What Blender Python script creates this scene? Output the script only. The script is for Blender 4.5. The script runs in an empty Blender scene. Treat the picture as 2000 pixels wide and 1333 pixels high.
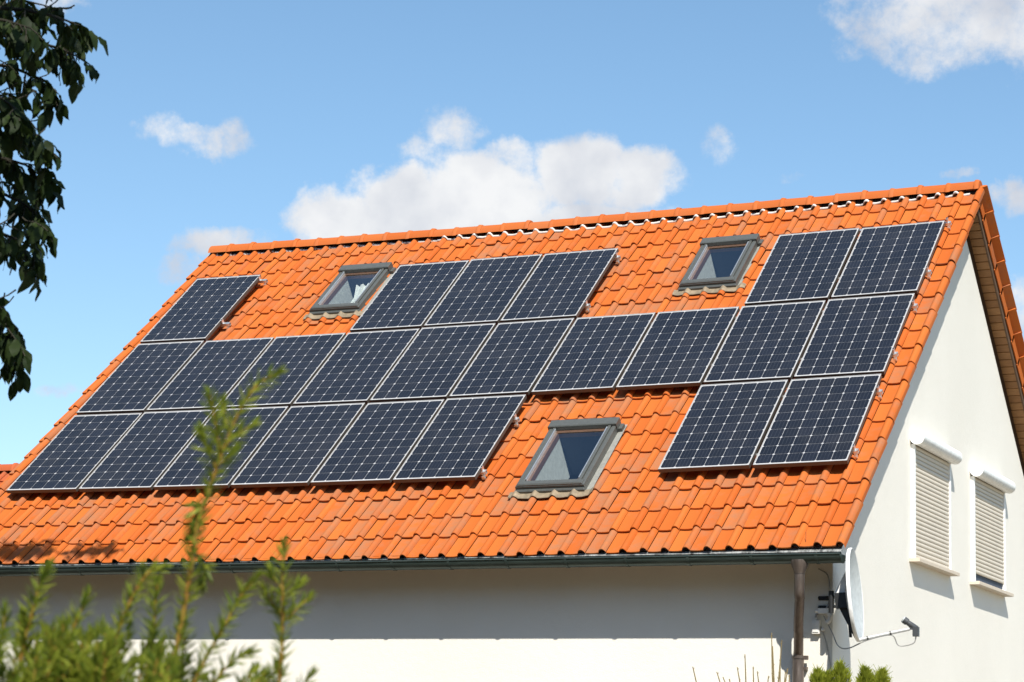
import bpy, math, random
from mathutils import Matrix, Vector, noise
random.seed(7)
scene = bpy.context.scene
col = scene.collection

# ------------------------------------------------------------------ camera
Z0 = 5.12                                     # height of the roof frame's origin above the ground
TH = 0.725105                                 # roof pitch (41.5 degrees)
CT, ST = math.cos(TH), math.sin(TH)
CAM = Vector((17.33415, -22.61448, Z0 - 3.41693))
RIGHT = Vector((0.904465, 0.425514, 0.029683))
DOWN = Vector((-0.054673, 0.184664, -0.981280))
FWD = Vector((-0.423029, 0.885911, 0.190286))
FPX = 4645.68                                 # focal length in photograph pixels (2000 wide)
cam_data = bpy.data.cameras.new('camera')
cam = bpy.data.objects.new('camera', cam_data)
col.objects.link(cam)
cam.matrix_world = Matrix(((RIGHT.x, -DOWN.x, -FWD.x, CAM.x), (RIGHT.y, -DOWN.y, -FWD.y, CAM.y),
                           (RIGHT.z, -DOWN.z, -FWD.z, CAM.z), (0, 0, 0, 1)))
cam_data.sensor_width = 36.0
cam_data.sensor_fit = 'HORIZONTAL'
cam_data.lens = 36.0 * FPX / 2000.0
cam_data.clip_start = 0.1
cam_data.clip_end = 5000.0
cam_data.dof.use_dof = True
cam_data.dof.focus_distance = 27.0
cam_data.dof.aperture_fstop = 9.0
scene.camera = cam

def ray(px, py):                              # direction through a pixel of the photograph, depth 1
    return FWD + RIGHT * ((px - 1000.0) / FPX) + DOWN * ((py - 666.0) / FPX)
def at(px, py, depth):                        # survey helper: world point seen at that pixel at that depth
    return CAM + ray(px, py) * depth
def pix(P):
    d = Vector(P) - CAM
    z = d.dot(FWD)
    return 1000 + FPX * d.dot(RIGHT) / z, 666 + FPX * d.dot(DOWN) / z, z

# ------------------------------------------------------------------ sun, sky, exposure
SUN_TRAVEL = Vector((-0.35, 0.575, -0.74)).normalized()
SUN_EL = math.asin(-SUN_TRAVEL.z)
SUN_AZ = math.atan2(-SUN_TRAVEL.x, -SUN_TRAVEL.y)
sl = bpy.data.lights.new('sun', 'SUN')
sl.energy = 5.0
sl.angle = math.radians(0.53)
sl.color = (1.0, 0.95, 0.86)
so = bpy.data.objects.new('sun', sl)
col.objects.link(so)
so.rotation_euler = SUN_TRAVEL.to_track_quat('-Z', 'Y').to_euler()
so.location = (10, -30, 40)

scene.view_settings.view_transform = 'Standard'
scene.view_settings.look = 'None'
scene.view_settings.gamma = 1.0
scene.view_settings.exposure = 0.47
scene.view_settings.use_curve_mapping = False
scene.render.film_transparent = False
try:
    scene.cycles.use_denoising = True
    scene.cycles.max_bounces = 8
    scene.cycles.transparent_max_bounces = 12
except Exception:
    pass

world = bpy.data.worlds.new('World')
scene.world = world
world.use_nodes = True
wt = world.node_tree
wt.nodes.clear()
def wn(kind, **kw):
    n = wt.nodes.new(kind)
    for k, v in kw.items(): setattr(n, k, v)
    return n
def wm(op, a, b=None, c=None, clamp=False):
    n = wn('ShaderNodeMath', operation=op); n.use_clamp = clamp
    for i, v in enumerate((a, b, c)):
        if v is None: continue
        if isinstance(v, (int, float)): n.inputs[i].default_value = v
        else: wt.links.new(v, n.inputs[i])
    return n.outputs[0]
sky = wn('ShaderNodeTexSky', sky_type='NISHITA')
sky.sun_disc = False
sky.sun_elevation = SUN_EL
sky.sun_rotation = SUN_AZ
sky.altitude = 200
sky.air_density = 1.0
sky.dust_density = 0.35
sky.ozone_density = 2.2
hs = wn('ShaderNodeHueSaturation')
hs.inputs['Saturation'].default_value = 1.06
hs.inputs['Hue'].default_value = 0.492
wt.links.new(sky.outputs[0], hs.inputs['Color'])
bg_sky = wn('ShaderNodeBackground')
wt.links.new(hs.outputs[0], bg_sky.inputs[0])
bg_sky.inputs[1].default_value = 0.118
tc = wn('ShaderNodeTexCoord')
sep = wn('ShaderNodeSeparateXYZ')
wt.links.new(tc.outputs['Generated'], sep.inputs[0])
az = wm('ARCTAN2', sep.outputs[0], sep.outputs[1])
el = wm('ARCSINE', sep.outputs[2])
def wnoise(scale, detail, rough=0.55, off=(0, 0, 0)):
    mp = wn('ShaderNodeMapping'); mp.inputs['Location'].default_value = off
    wt.links.new(tc.outputs['Generated'], mp.inputs[0])
    n = wn('ShaderNodeTexNoise')
    n.inputs['Scale'].default_value = scale; n.inputs['Detail'].default_value = detail
    n.inputs['Roughness'].default_value = rough
    wt.links.new(mp.outputs[0], n.inputs['Vector'])
    return n.outputs['Fac']
nA = wnoise(34, 9, 0.58)
nB = wnoise(34, 9, 0.58, (3.1, 1.7, 0.4))
azw = wm('ADD', az, wm('MULTIPLY', wm('SUBTRACT', nA, 0.5), 0.034))
elw = wm('ADD', el, wm('MULTIPLY', wm('SUBTRACT', nB, 0.5), 0.028))
def azel(px, py):
    d = ray(px, py).normalized()
    return math.atan2(d.x, d.y), math.asin(d.z)
# cumulus puffs: pixel-surveyed centre, half sizes (photo px), strength
puffs = [(690, 445, 130, 75, 1.0), (800, 400, 110, 75, 1.0), (940, 400, 150, 110, 1.0), (1140, 335, 120, 85, 0.9),
         (1235, 350, 110, 65, .8), (1000, 455, 260, 70, 1.0), (1170, 430, 160, 45, .75), (880, 258, 70, 50, .54),
         (815, 300, 66, 34, .42), (1010, 305, 66, 42, .6),
         (335, 262, 66, 40, .47), (388, 270, 70, 36, .62), (436, 268, 62, 36, .45), (1385, 282, 42, 42, .38),
         (1860, 20, 215, 118, .66), (1990, 40, 170, 100, .70), (1790, 110, 70, 50, .42), (1660, 10, 80, 40, .36), (1680, 80, 60, 40, .3),
         (1980, 400, 55, 42, .6), (1890, 352, 34, 18, .5), (2000, 610, 40, 80, .55), (1960, 130, 30, 20, .35),
         (430, 480, 110, 45, .62), (350, 530, 50, 40, .5), (110, 755, 90, 16, .32), (1560, 335, 40, 16, .2),
         (110, 0, 60, 22, .4), (720, 92, 30, 12, .2)]
lst = [(*azel(x, y), rx / FPX * 1.1, ry / FPX * 1.1, s) for x, y, rx, ry, s in puffs]
rr = random.Random(5)                          # fair-weather cloud round the unseen horizon, increased to whiten the skylight
for i in range(44):
    a = math.radians(-26) + math.radians(rr.uniform(22, 338))
    a = (a + math.pi) % (2 * math.pi) - math.pi
    e = math.radians(rr.uniform(5, 42))
    r = rr.uniform(.03, .09)
    lst.append((a, e, r * 1.5 / math.cos(e), r * .7, rr.uniform(.5, 1.0)))
acc = None
for (a, e, ra, re, s) in lst:
    dx = wm('MULTIPLY', wm('SUBTRACT', azw, a), 1.0 / ra)
    dy = wm('MULTIPLY', wm('SUBTRACT', elw, e), 1.0 / re)
    d2 = wm('ADD', wm('MULTIPLY', dx, dx), wm('MULTIPLY', dy, dy))
    v = wm('MULTIPLY', wm('SUBTRACT', 1.15, d2, clamp=True), s)
    acc = v if acc is None else wm('MAXIMUM', acc, v)
nC = wnoise(62, 10, 0.68, (7, 2, 1))
dens = wm('ADD', acc, wm('MULTIPLY', wm('SUBTRACT', nC, 0.52), 1.25))
mr = wn('ShaderNodeMapRange', interpolation_type='SMOOTHSTEP')
mr.inputs['From Min'].default_value = 0.10
mr.inputs['From Max'].default_value = 0.74
wt.links.new(dens, mr.inputs['Value'])
has = wm('MULTIPLY', acc, 9.0, clamp=True)
mask = wm('MULTIPLY', wm('MULTIPLY', mr.outputs[0], has), 0.97)
nD = wnoise(26, 5, 0.5, (1, 5, 2))
thick = wm('ADD', wm('MULTIPLY', wm('SUBTRACT', nD, 0.42), 3.2), 0.25, clamp=True)
cr = wn('ShaderNodeMix', data_type='RGBA')
wt.links.new(thick, cr.inputs['Factor'])
cr.inputs['A'].default_value = (0.62, 0.655, 0.73, 1)
cr.inputs['B'].default_value = (0.94, 0.945, 0.95, 1)
bg_cl = wn('ShaderNodeBackground')
wt.links.new(cr.outputs['Result'], bg_cl.inputs[0])
bg_cl.inputs[1].default_value = 0.72
mx = wn('ShaderNodeMixShader')
wt.links.new(mask, mx.inputs[0])
wt.links.new(bg_sky.outputs[0], mx.inputs[1])
wt.links.new(bg_cl.outputs[0], mx.inputs[2])
out = wn('ShaderNodeOutputWorld')
wt.links.new(mx.outputs[0], out.inputs[0])

# ------------------------------------------------------------------ materials
class NT:
    def __init__(s, name):
        s.m = bpy.data.materials.new(name); s.m.use_nodes = True
        s.t = s.m.node_tree; s.t.nodes.clear()
        s.out = s.t.nodes.new('ShaderNodeOutputMaterial')
    def n(s, kind, **kw):
        x = s.t.nodes.new(kind)
        for k, v in kw.items(): setattr(x, k, v)
        return x
    def l(s, a, b): s.t.links.new(a, b)
    def setin(s, sock, v):
        if hasattr(v, 'is_output'): s.l(v, sock)
        elif isinstance(v, (int, float)): sock.default_value = v
        else: sock.default_value = tuple(v) if len(v) != 3 or sock.type != 'RGBA' else (*v, 1)
    def math(s, op, a, b=0.0, clamp=False):
        x = s.n('ShaderNodeMath', operation=op); x.use_clamp = clamp
        s.setin(x.inputs[0], a); s.setin(x.inputs[1], b); return x.outputs[0]
    def mix(s, f, a, b, blend='MIX'):
        x = s.n('ShaderNodeMix', data_type='RGBA', blend_type=blend)
        s.setin(x.inputs['Factor'], f); s.setin(x.inputs['A'], a); s.setin(x.inputs['B'], b); return x.outputs['Result']
    def noise(s, scale, detail=4, rough=.55, vec=None, dim=None):
        x = s.n('ShaderNodeTexNoise'); x.inputs['Scale'].default_value = scale
        x.inputs['Detail'].default_value = detail; x.inputs['Roughness'].default_value = rough
        if vec is not None: s.l(vec, x.inputs['Vector'])
        return x.outputs['Fac']
    def pos(s, scale=(1, 1, 1)):
        g = s.n('ShaderNodeNewGeometry')
        if scale == (1, 1, 1): return g.outputs['Position']
        mp = s.n('ShaderNodeMapping'); mp.inputs['Scale'].default_value = scale
        s.l(g.outputs['Position'], mp.inputs[0]); return mp.outputs[0]
    def obj(s): return s.n('ShaderNodeTexCoord').outputs['Object']
    def rand(s):                               # one number per piece, whether it is an object or a loose island
        g = s.n('ShaderNodeNewGeometry'); o = s.n('ShaderNodeObjectInfo')
        return s.math('FRACT', s.math('ADD', g.outputs['Random Per Island'], o.outputs['Random']))
    def rng(s, v, a, b, c=0, d=1):
        x = s.n('ShaderNodeMapRange'); s.setin(x.inputs['Value'], v)
        for k, q in zip(('From Min', 'From Max', 'To Min', 'To Max'), (a, b, c, d)): x.inputs[k].default_value = q
        return x.outputs[0]
    def bump(s, h, strength=.3, dist=.01):
        x = s.n('ShaderNodeBump'); x.inputs['Strength'].default_value = strength; x.inputs['Distance'].default_value = dist
        s.l(h, x.inputs['Height']); return x.outputs[0]
    def done(s, color, rough=.6, metal=0.0, normal=None, spec=.5, **kw):
        b = s.n('ShaderNodeBsdfPrincipled')
        s.setin(b.inputs['Base Color'], color); s.setin(b.inputs['Roughness'], rough)
        s.setin(b.inputs['Metallic'], metal); s.setin(b.inputs['Specular IOR Level'], spec)
        if normal is not None: s.l(normal, b.inputs['Normal'])
        for k, v in kw.items(): s.setin(b.inputs[k.replace('_', ' ')], v)
        s.l(b.outputs[0], s.out.inputs[0]); return s.m

M = {}
def tile_mat(name, c1, c2, cw, wear):
    t = NT(name)
    r = t.rand()
    p = t.pos()
    c = t.mix(r, c1, c2)
    n1 = t.noise(1.1, 4, .6, p); n2 = t.noise(9, 5, .65, p); n3 = t.noise(55, 3, .6, p)
    pr = t.rng(t.math('FRACT', t.math('MULTIPLY', r, 7.31)), .0, 1, -.12, .17)
    w = t.math('ADD', t.math('ADD', t.math('MULTIPLY', n1, .55), t.math('MULTIPLY', n2, .55)), pr)
    w = t.rng(w, .54, .84)
    w = t.math('MULTIPLY', w, wear, clamp=True)
    c = t.mix(w, c, cw)
    c = t.mix(t.rng(n3, .3, .75, 0, .16), c, (.30, .09, .03))
    t.done(c, t.rng(n2, .3, .7, .66, .86), normal=t.bump(t.math('ADD', n3, t.math('MULTIPLY', n2, .6)), .3, .004), spec=.22)
    return t.m
M['tile'] = tile_mat('clay_tile', (.445, .096, .0125), (.505, .132, .022), (.30, .148, .080), .85)
M['ridge'] = tile_mat('clay_ridge_tile', (.43, .098, .016), (.47, .118, .023), (.34, .17, .09), .3)
M['oldtile'] = tile_mat('weathered_red_tile', (.36, .075, .024), (.44, .10, .032), (.22, .11, .07), .7)

t = NT('white_plaster'); p = t.pos()
n1 = t.noise(130, 4, .6, p); n2 = t.noise(.7, 5, .6, p); n3 = t.noise(14, 3, .5, p)
c = t.mix(t.rng(n2, .35, .7, 0, 1), (.80, .775, .705), (.76, .735, .665))
M['plaster'] = t.done(c, .9, normal=t.bump(t.math('ADD', n1, t.math('MULTIPLY', n3, .8)), .6, .005), spec=.2)

def simple(name, color, rough=.5, metal=0.0, nscale=20, var=.12, bump=.1, **kw):
    t = NT(name); p = t.pos(); n = t.noise(nscale, 4, .6, p)
    dark = tuple(x * (1 - var) for x in color); lite = tuple(min(1, x * (1 + var)) for x in color)
    M[name] = t.done(t.mix(t.rng(n, .3, .7), dark, lite), rough, metal, normal=t.bump(n, bump, .003), **kw)
    return M[name]
simple('aluminium', (.78, .78, .76), .38, .85, 40, .06)
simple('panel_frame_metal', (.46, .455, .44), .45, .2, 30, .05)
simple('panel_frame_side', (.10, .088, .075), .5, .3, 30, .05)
simple('dark_bolt', (.03, .03, .03), .5)
simple('window_grey', (.105, .110, .102), .42, .25, 25, .10)
simple('flashing', (.30, .30, .27), .55, .3, 18, .2)
simple('window_glint', (.72, .73, .72), .28, .8, 25, .05)  # pale metal standing in for the sun's glint on sash edges
simple('window_timber', (.23, .115, .075), .55)
simple('interior_white', (.82, .83, .80), .8)
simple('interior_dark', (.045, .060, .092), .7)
simple('curtain_cloth', (.80, .80, .76), .85)
simple('shutter_white', (.86, .86, .84), .4)
simple('shutter_slat', (.64, .575, .475), .5, 0, 8, .04)
simple('sill_stone', (.60, .52, .42), .7, 0, 60, .12)
simple('dish_white', (.47, .50, .50), .45)
simple('dish_rim', (.80, .80, .79), .4)
simple('dish_grey', (.62, .65, .66), .4)
simple('black_plastic', (.018, .019, .02), .45)
simple('lnb_grey', (.055, .06, .065), .5)
simple('arm_grey', (.42, .43, .43), .45, 0)
simple('cable_white', (.75, .74, .70), .6)
simple('cable_grey', (.34, .335, .32), .6)
simple('mortar_white', (.60, .585, .55), .8, 0, 60, .1)
simple('gap_shade', (.02, .017, .014), .8)  # near-black standing in for shade in the ridge and eave gaps
simple('deck_timber', (.10, .055, .028), .75)
simple('bark', (.10, .075, .055), .9, 0, 18, .3, .5)
simple('twig_bark', (.022, .019, .011), .9)
simple('dry_stem', (.26, .20, .09), .75, 0, 90, .3)
simple('concrete', (.32, .31, .29), .9)
t = NT('gutter_metal'); p = t.pos((.6, 6, 6)); n = t.noise(6, 5, .65, p)
M['gutter'] = t.done(t.mix(t.rng(n, .3, .72), (.045, .066, .060), (.085, .115, .102)), t.rng(n, .3, .7, .28, .5), .55, spec=.5)
t = NT('eave_flashing_metal'); n = t.noise(9, 5, .7, t.pos((1.4, 1, 1)))
M['eave_flashing'] = t.done(t.mix(t.rng(n, .36, .62), (.05, .052, .05), (.46, .47, .45)), .5, .4)
t = NT('downpipe_metal'); p = t.pos((5, 5, .9)); n = t.noise(7, 6, .7, p)
M['pipe'] = t.done(t.mix(t.rng(n, .35, .7), (.125, .098, .082), (.19, .155, .135)), t.rng(n, .3, .7, .32, .5), .6)
t = NT('lead_apron'); n = t.noise(14, 6, .7, t.pos())
M['lead'] = t.done(t.mix(t.rng(n, .35, .68), (.19, .155, .105), (.33, .25, .16)), .65, .2, normal=t.bump(n, .5, .01))
t = NT('soffit_wood'); g = t.noise(5, 6, .65, t.pos((2.2, 22, 22))); r = t.rand()
c = t.mix(r, (.27, .120, .032), (.37, .178, .055)); c = t.mix(t.rng(g, .35, .7, 0, .6), c, (.13, .062, .024))
M['wood'] = t.done(c, .6, normal=t.bump(g, .2, .003))
# photovoltaic cell: dark mono silicon under glass, three silver busbars and a fine finger print
t = NT('solar_cell'); o = t.obj(); sx = t.n('ShaderNodeSeparateXYZ'); t.l(o, sx.inputs[0])
r = t.rand()
base = t.mix(r, (.0070, .0074, .0100), (.0105, .0115, .0170))
n = t.noise(70, 3, .5, t.pos()); base = t.mix(t.rng(n, .3, .7, 0, .3), base, (.015, .0155, .020))
bus = None
for x0 in (-.039, 0, .039):
    d = t.math('ABSOLUTE', t.math('SUBTRACT', sx.outputs[0], x0)); b = t.math('LESS_THAN', d, .0009)
    bus = b if bus is None else t.math('MAXIMUM', bus, b)
base = t.mix(t.math('MULTIPLY', bus, .38), base, (.22, .23, .25))
dirt = t.noise(2.2, 5, .65, t.pos())
base = t.mix(t.rng(dirt, .45, .8, 0, .045), base, (.30, .27, .23))
M['cell'] = t.done(base, .30, 0, spec=.4, Coat_Weight=.55, Coat_Roughness=.09, Coat_IOR=1.33)
t = NT('panel_backsheet')
M['backsheet'] = t.done((.46, .46, .465), .4, 0, spec=.4, Coat_Weight=.6, Coat_Roughness=.08, Coat_IOR=1.33)
# clear pane: Fresnel reflection over see-through glass
t = NT('window_glass'); fr = t.n('ShaderNodeFresnel'); fr.inputs[0].default_value = 1.5
tr = t.n('ShaderNodeBsdfTransparent'); tr.inputs[0].default_value = (.80, .86, .87, 1)
gl = t.n('ShaderNodeBsdfGlossy'); gl.inputs['Roughness'].default_value = .015
ms = t.n('ShaderNodeMixShader'); t.l(t.math('MULTIPLY', fr.outputs[0], 3.0, clamp=True), ms.inputs[0])
t.l(tr.outputs[0], ms.inputs[1]); t.l(gl.outputs[0], ms.inputs[2]); t.l(ms.outputs[0], t.out.inputs[0])
M['glass'] = t.m
def leaf_mat(name, ca, cb, trans, rough=.45):
    t = NT(name); r = t.rand(); n = t.noise(30, 3, .6, t.pos())
    c = t.mix(r, ca, cb); c = t.mix(t.rng(n, .3, .7, 0, .35), c, tuple(x * .6 for x in ca))
    b = t.n('ShaderNodeBsdfPrincipled'); t.l(c, b.inputs['Base Color']); b.inputs['Roughness'].default_value = rough
    b.inputs['Specular IOR Level'].default_value = .18
    tl = t.n('ShaderNodeBsdfTranslucent'); t.l(t.mix(.5, c, cb, 'ADD'), tl.inputs[0])
    m = t.n('ShaderNodeMixShader'); m.inputs[0].default_value = trans
    t.l(b.outputs[0], m.inputs[1]); t.l(tl.outputs[0], m.inputs[2]); t.l(m.outputs[0], t.out.inputs[0])
    M[name] = t.m
leaf_mat('walnut_leaf', (.010, .021, .005), (.025, .043, .008), .2, .6)
leaf_mat('yew_needle', (.085, .140, .020), (.36, .39, .050), .42)
leaf_mat('thuja_scale', (.19, .23, .025), (.40, .43, .055), .4)
t = NT('yew_bark'); n = t.noise(14, 4, .6, t.pos()); r = t.rand()
M['yew_stem'] = t.done(t.mix(t.rng(n, .35, .65), (.26, .12, .02), (.27, .20, .03)), .6)
t = NT('lawn'); n = t.noise(3, 6, .7, t.pos()); n2 = t.noise(.15, 3, .6, t.pos())
M['lawn'] = t.done(t.mix(t.rng(n, .3, .7), t.mix(n2, (.03, .042, .013), (.05, .055, .02)), (.07, .07, .03)), .95)

# ------------------------------------------------------------------ mesh and object helpers
WM = {}                                        # world matrix of every object, kept here so that no update is needed
def mesh(name, verts, faces, mats, smooth=False, midx=None, sharp=None):
    me = bpy.data.meshes.new(name)
    me.from_pydata([tuple(v) for v in verts], [], faces)
    for m in (mats if isinstance(mats, (list, tuple)) else [mats]): me.materials.append(m)
    if midx: me.polygons.foreach_set('material_index', midx)
    me.polygons.foreach_set('use_smooth', [bool(smooth)] * len(me.polygons))
    if smooth and sharp is not None:
        try: me.set_sharp_from_angle(angle=math.radians(sharp))
        except Exception: pass
    me.update()
    return me
def put(name, data, parent=None, mw=None):
    o = bpy.data.objects.new(name, data)
    col.objects.link(o)
    mw = mw.copy() if mw is not None else Matrix()
    if parent is not None:
        o.parent = parent
        o.matrix_basis = WM[parent.name].inverted() @ mw
    else:
        o.matrix_basis = mw
    WM[o.name] = mw
    return o
def tag(o, label=None, cat=None, group=None, kind=None):
    if label: o['label'] = label
    if cat: o['category'] = cat
    if group: o['group'] = group
    if kind: o['kind'] = kind
    return o
class MB:
    def __init__(s): s.v = []; s.f = []; s.i = []
    def add(s, verts, faces, mi=0):
        b = len(s.v); s.v += [Vector(x) for x in verts]
        for f in faces: s.f.append(tuple(b + k for k in f)); s.i.append(mi)
    def box(s, a, b, mi=0, skip=()):
        (x0, y0, z0), (x1, y1, z1) = a, b
        v = [(x0, y0, z0), (x1, y0, z0), (x1, y1, z0), (x0, y1, z0), (x0, y0, z1), (x1, y0, z1), (x1, y1, z1), (x0, y1, z1)]
        fs = {'b': (0, 3, 2, 1), 't': (4, 5, 6, 7), 'f': (0, 1, 5, 4), 'r': (1, 2, 6, 5), 'k': (2, 3, 7, 6), 'l': (3, 0, 4, 7)}
        s.add(v, [f for k, f in fs.items() if k not in skip], mi)
    def bbox(s, a, b, bev, mi=0):              # box with its top edges bevelled
        (x0, y0, z0), (x1, y1, z1) = a, b
        v = [(x0, y0, z0), (x1, y0, z0), (x1, y1, z0), (x0, y1, z0), (x0, y0, z1 - bev), (x1, y0, z1 - bev), (x1, y1, z1 - bev), (x0, y1, z1 - bev),
             (x0 + bev, y0 + bev, z1), (x1 - bev, y0 + bev, z1), (x1 - bev, y1 - bev, z1), (x0 + bev, y1 - bev, z1)]
        s.add(v, [(0, 3, 2, 1), (0, 1, 5, 4), (1, 2, 6, 5), (2, 3, 7, 6), (3, 0, 4, 7), (4, 5, 9, 8), (5, 6, 10, 9), (6, 7, 11, 10), (7, 4, 8, 11), (8, 9, 10, 11)], mi)
    def tube(s, pts, rad, n=8, mi=0, cap=True):
        pts = [Vector(p) for p in pts]
        if isinstance(rad, (int, float)): rad = [rad] * len(pts)
        rings = []; prev = None
        for i, p in enumerate(pts):
            d = (pts[min(i + 1, len(pts) - 1)] - pts[max(i - 1, 0)]).normalized()
            if prev is None:
                ref = Vector((0, 0, 1)) if abs(d.z) < .9 else Vector((1, 0, 0)); x = d.cross(ref).normalized()
            else: x = (prev - d * prev.dot(d)).normalized()
            prev = x; y = d.cross(x)
            rings.append([p + (x * math.cos(2 * math.pi * k / n) + y * math.sin(2 * math.pi * k / n)) * rad[i] for k in range(n)])
        v = [q for r in rings for q in r]; f = []
        for i in range(len(pts) - 1):
            for k in range(n): f.append((i * n + k, i * n + (k + 1) % n, (i + 1) * n + (k + 1) % n, (i + 1) * n + k))
        if cap: f += [tuple(range(n))[::-1], tuple((len(pts) - 1) * n + k for k in range(n))]
        s.add(v, f, mi)
    def prism(s, prof, x0, x1, mi=0, axis='x', caps=True):   # closed profile [(y,z)] extruded along an axis
        n = len(prof); f = []
        mk = {'x': lambda a, p: (a, p[0], p[1]), 'y': lambda a, p: (p[0], a, p[1])}[axis]
        v = [mk(x0, p) for p in prof] + [mk(x1, p) for p in prof]
        for k in range(n): f.append((k, (k + 1) % n, n + (k + 1) % n, n + k))
        if caps: f += [tuple(range(n))[::-1], tuple(range(n, 2 * n))]
        s.add(v, f, mi)
    def build(s, name, mats, parent=None, mw=None, smooth=False, sharp=35):
        return put(name, mesh(name, s.v, s.f, mats, smooth, s.i, sharp), parent, mw)
def world_mb(mb, mw):                          # local coordinates for a mesh written in world space
    inv = mw.inverted(); mb.v = [inv @ v for v in mb.v]; return mb

# roof frame: u along the eave, v up the slope, n out of the slope (n = 0 is the glass of the panels)
def sag(u): return -.015 + .034 * ((u - 4.8) / 5.2) ** 2
def RF(u, v, n=0.0):
    dz = sag(u); sl = .068 * (u - 4.8) / 27.04
    U = Vector((1, 0, sl)).normalized(); V = Vector((0, CT, ST)); N = U.cross(V).normalized(); V = N.cross(U)
    o = Vector((u, v * CT - n * ST, v * ST + n * CT + Z0 + dz))
    return Matrix(((U.x, V.x, N.x, o.x), (U.y, V.y, N.y, o.y), (U.z, V.z, N.z, o.z), (0, 0, 0, 1)))
def FLAT(u=0, v=0, n=0):
    return Matrix(((1, 0, 0, u), (0, CT, -ST, v * CT - n * ST), (0, ST, CT, v * ST + n * CT + Z0), (0, 0, 0, 1)))
NT0 = -0.13                                    # mean tile plane
VR = 6.10                                      # ridge
YR = VR * CT - NT0 * ST
ZR = VR * ST + NT0 * CT + Z0
def mirror(m):                                 # the other slope
    return Matrix(((1, 0, 0, 0), (0, -1, 0, 2 * YR), (0, 0, 1, 0), (0, 0, 0, 1))) @ m
XG, YW = 10.26, -0.42                          # gable wall, front wall
UL, UR = -0.38, 10.51                          # verges
PU, PV, V0, NC = 0.2235, 0.3686, -1.28, 20     # tile cover width, gauge, eave, courses

# ------------------------------------------------------------------ setting
mb = MB(); mb.add([(-1500, -1500, 0), (1500, -1500, 0), (1500, 2500, 0), (-1500, 2500, 0)], [(0, 1, 2, 3)])
tag(mb.build('ground', M['lawn']), kind='structure')
t = NT('paving'); n = t.noise(1.2, 6, .65, t.pos()); n2 = t.noise(40, 3, .6, t.pos())
M['paving'] = t.done(t.mix(t.rng(n, .3, .7), (.25, .205, .15), (.33, .275, .205)), .9, normal=t.bump(n2, .4, .01))
mb = MB(); mb.add([(10.7, -16, .004), (25, -16, .004), (25, 16, .004), (10.7, 16, .004)], [(0, 1, 2, 3)])
tag(mb.build('bounce_paving', M['paving']), kind='structure')  # unseen paving, added for pale bounce light on the gable
t = NT('soil'); n = t.noise(2.5, 6, .7, t.pos())
M['soil'] = t.done(t.mix(t.rng(n, .3, .7), (.050, .030, .015), (.08, .050, .026)), .95, normal=t.bump(n, .8, .05))
mb = MB(); mb.add([(-6, -9, .004), (10.65, -9, .004), (10.65, -.1, .004), (-6, -.1, .004)], [(0, 1, 2, 3)])
tag(mb.build('bounce_soil', M['soil']), kind='structure')  # unseen soil, added for dim warm bounce on the front wall

# tree belt added out of view behind the camera: blocks low sky to deepen shade
def belt(pts, h, seedv):
    mb = MB(); r = random.Random(seedv)
    for i in range(len(pts) - 1):
        a, b = Vector(pts[i]), Vector(pts[i + 1]); L = (b - a).length; n = max(2, int(L / 1.1))
        for k in range(n):
            p = a.lerp(b, (k + r.random()) / n) + Vector((r.gauss(0, .7), r.gauss(0, .7), 0)); hh = h * r.uniform(.8, 1.2)
            for q in range(3):
                c = p + Vector((r.gauss(0, .5), r.gauss(0, .5), hh * (.2 + .3 * q))); R_ = Vector((1.6, 1.6, hh * .27)) * r.uniform(.8, 1.2)
                v = []; f = []
                for ii in range(7):
                    for jj in range(10):
                        th_, ph = math.pi * ii / 6, 2 * math.pi * jj / 10; d = Vector((math.sin(th_) * math.cos(ph), math.sin(th_) * math.sin(ph), math.cos(th_)))
                        s_ = 1 + .35 * noise.noise(d * 2.2 + c)
                        v.append(c + Vector((d.x * R_.x, d.y * R_.y, d.z * R_.z)) * s_)
                for ii in range(6):
                    for jj in range(10): f.append((ii * 10 + jj, (ii + 1) * 10 + jj, (ii + 1) * 10 + (jj + 1) % 10, ii * 10 + (jj + 1) % 10))
                mb.add(v, f)
    return mb
mb = belt([(-14, -12, 0), (0, -30, 0), (12, -40, 0), (32, -42, 0), (44, -30, 0)], 12.0, 2)
t = NT('hedge_leaf'); n = t.noise(6, 6, .7, t.pos())
M['hedge'] = t.done(t.mix(t.rng(n, .3, .7), (.018, .032, .010), (.05, .075, .02)), .8, normal=t.bump(n, 1.0, .2))
tag(mb.build('sky_block_trees', M['hedge'], None, None, True), 'added tree belt out of view, blocking low sky light', 'trees', None, 'stuff')

# ------------------------------------------------------------------ house
house = put('house', None, None, Matrix.Translation((5, 4.65, 0)))
tag(house, 'white rendered house with steep orange clay tile roof covered in solar panels', 'house')

# walls
zt = lambda y: ZR - abs(y - YR) * ST / CT - .36 / CT      # underside of the roof deck
YB = 2 * YR - YW
mb = MB()
mb.add([(-.15, YW, 0), (XG, YW, 0), (XG, YW, zt(YW)), (-.15, YW, zt(YW))], [(0, 1, 2, 3)])
tag(world_mb(mb, Matrix.Translation((5, YW, 0))).build('front_wall', M['plaster'], house, Matrix.Translation((5, YW, 0))), 'white rendered long wall in the eaves shade')
mb = MB()
for x, fl in ((XG, False), (-.15, True)):
    f = (0, 1, 2, 3, 4)
    mb.add([(x, YW, 0), (x, YB, 0), (x, YB, zt(YB)), (x, YR, zt(YR)), (x, YW, zt(YW))], [f[::-1] if fl else f])
mb.add([(-.15, YB, 0), (XG, YB, 0), (XG, YB, zt(YB)), (-.15, YB, zt(YB))], [(3, 2, 1, 0)])
mb.build('gable_wall', M['plaster'], house)

WINS = [(2.18, 2.90, 4.09, 5.18), (7.23, 7.94, 4.07, 5.16), (6.66, 7.45, -.16, 1.08)]   # roof windows: frame outlines u0,u1,v0,v1
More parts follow.
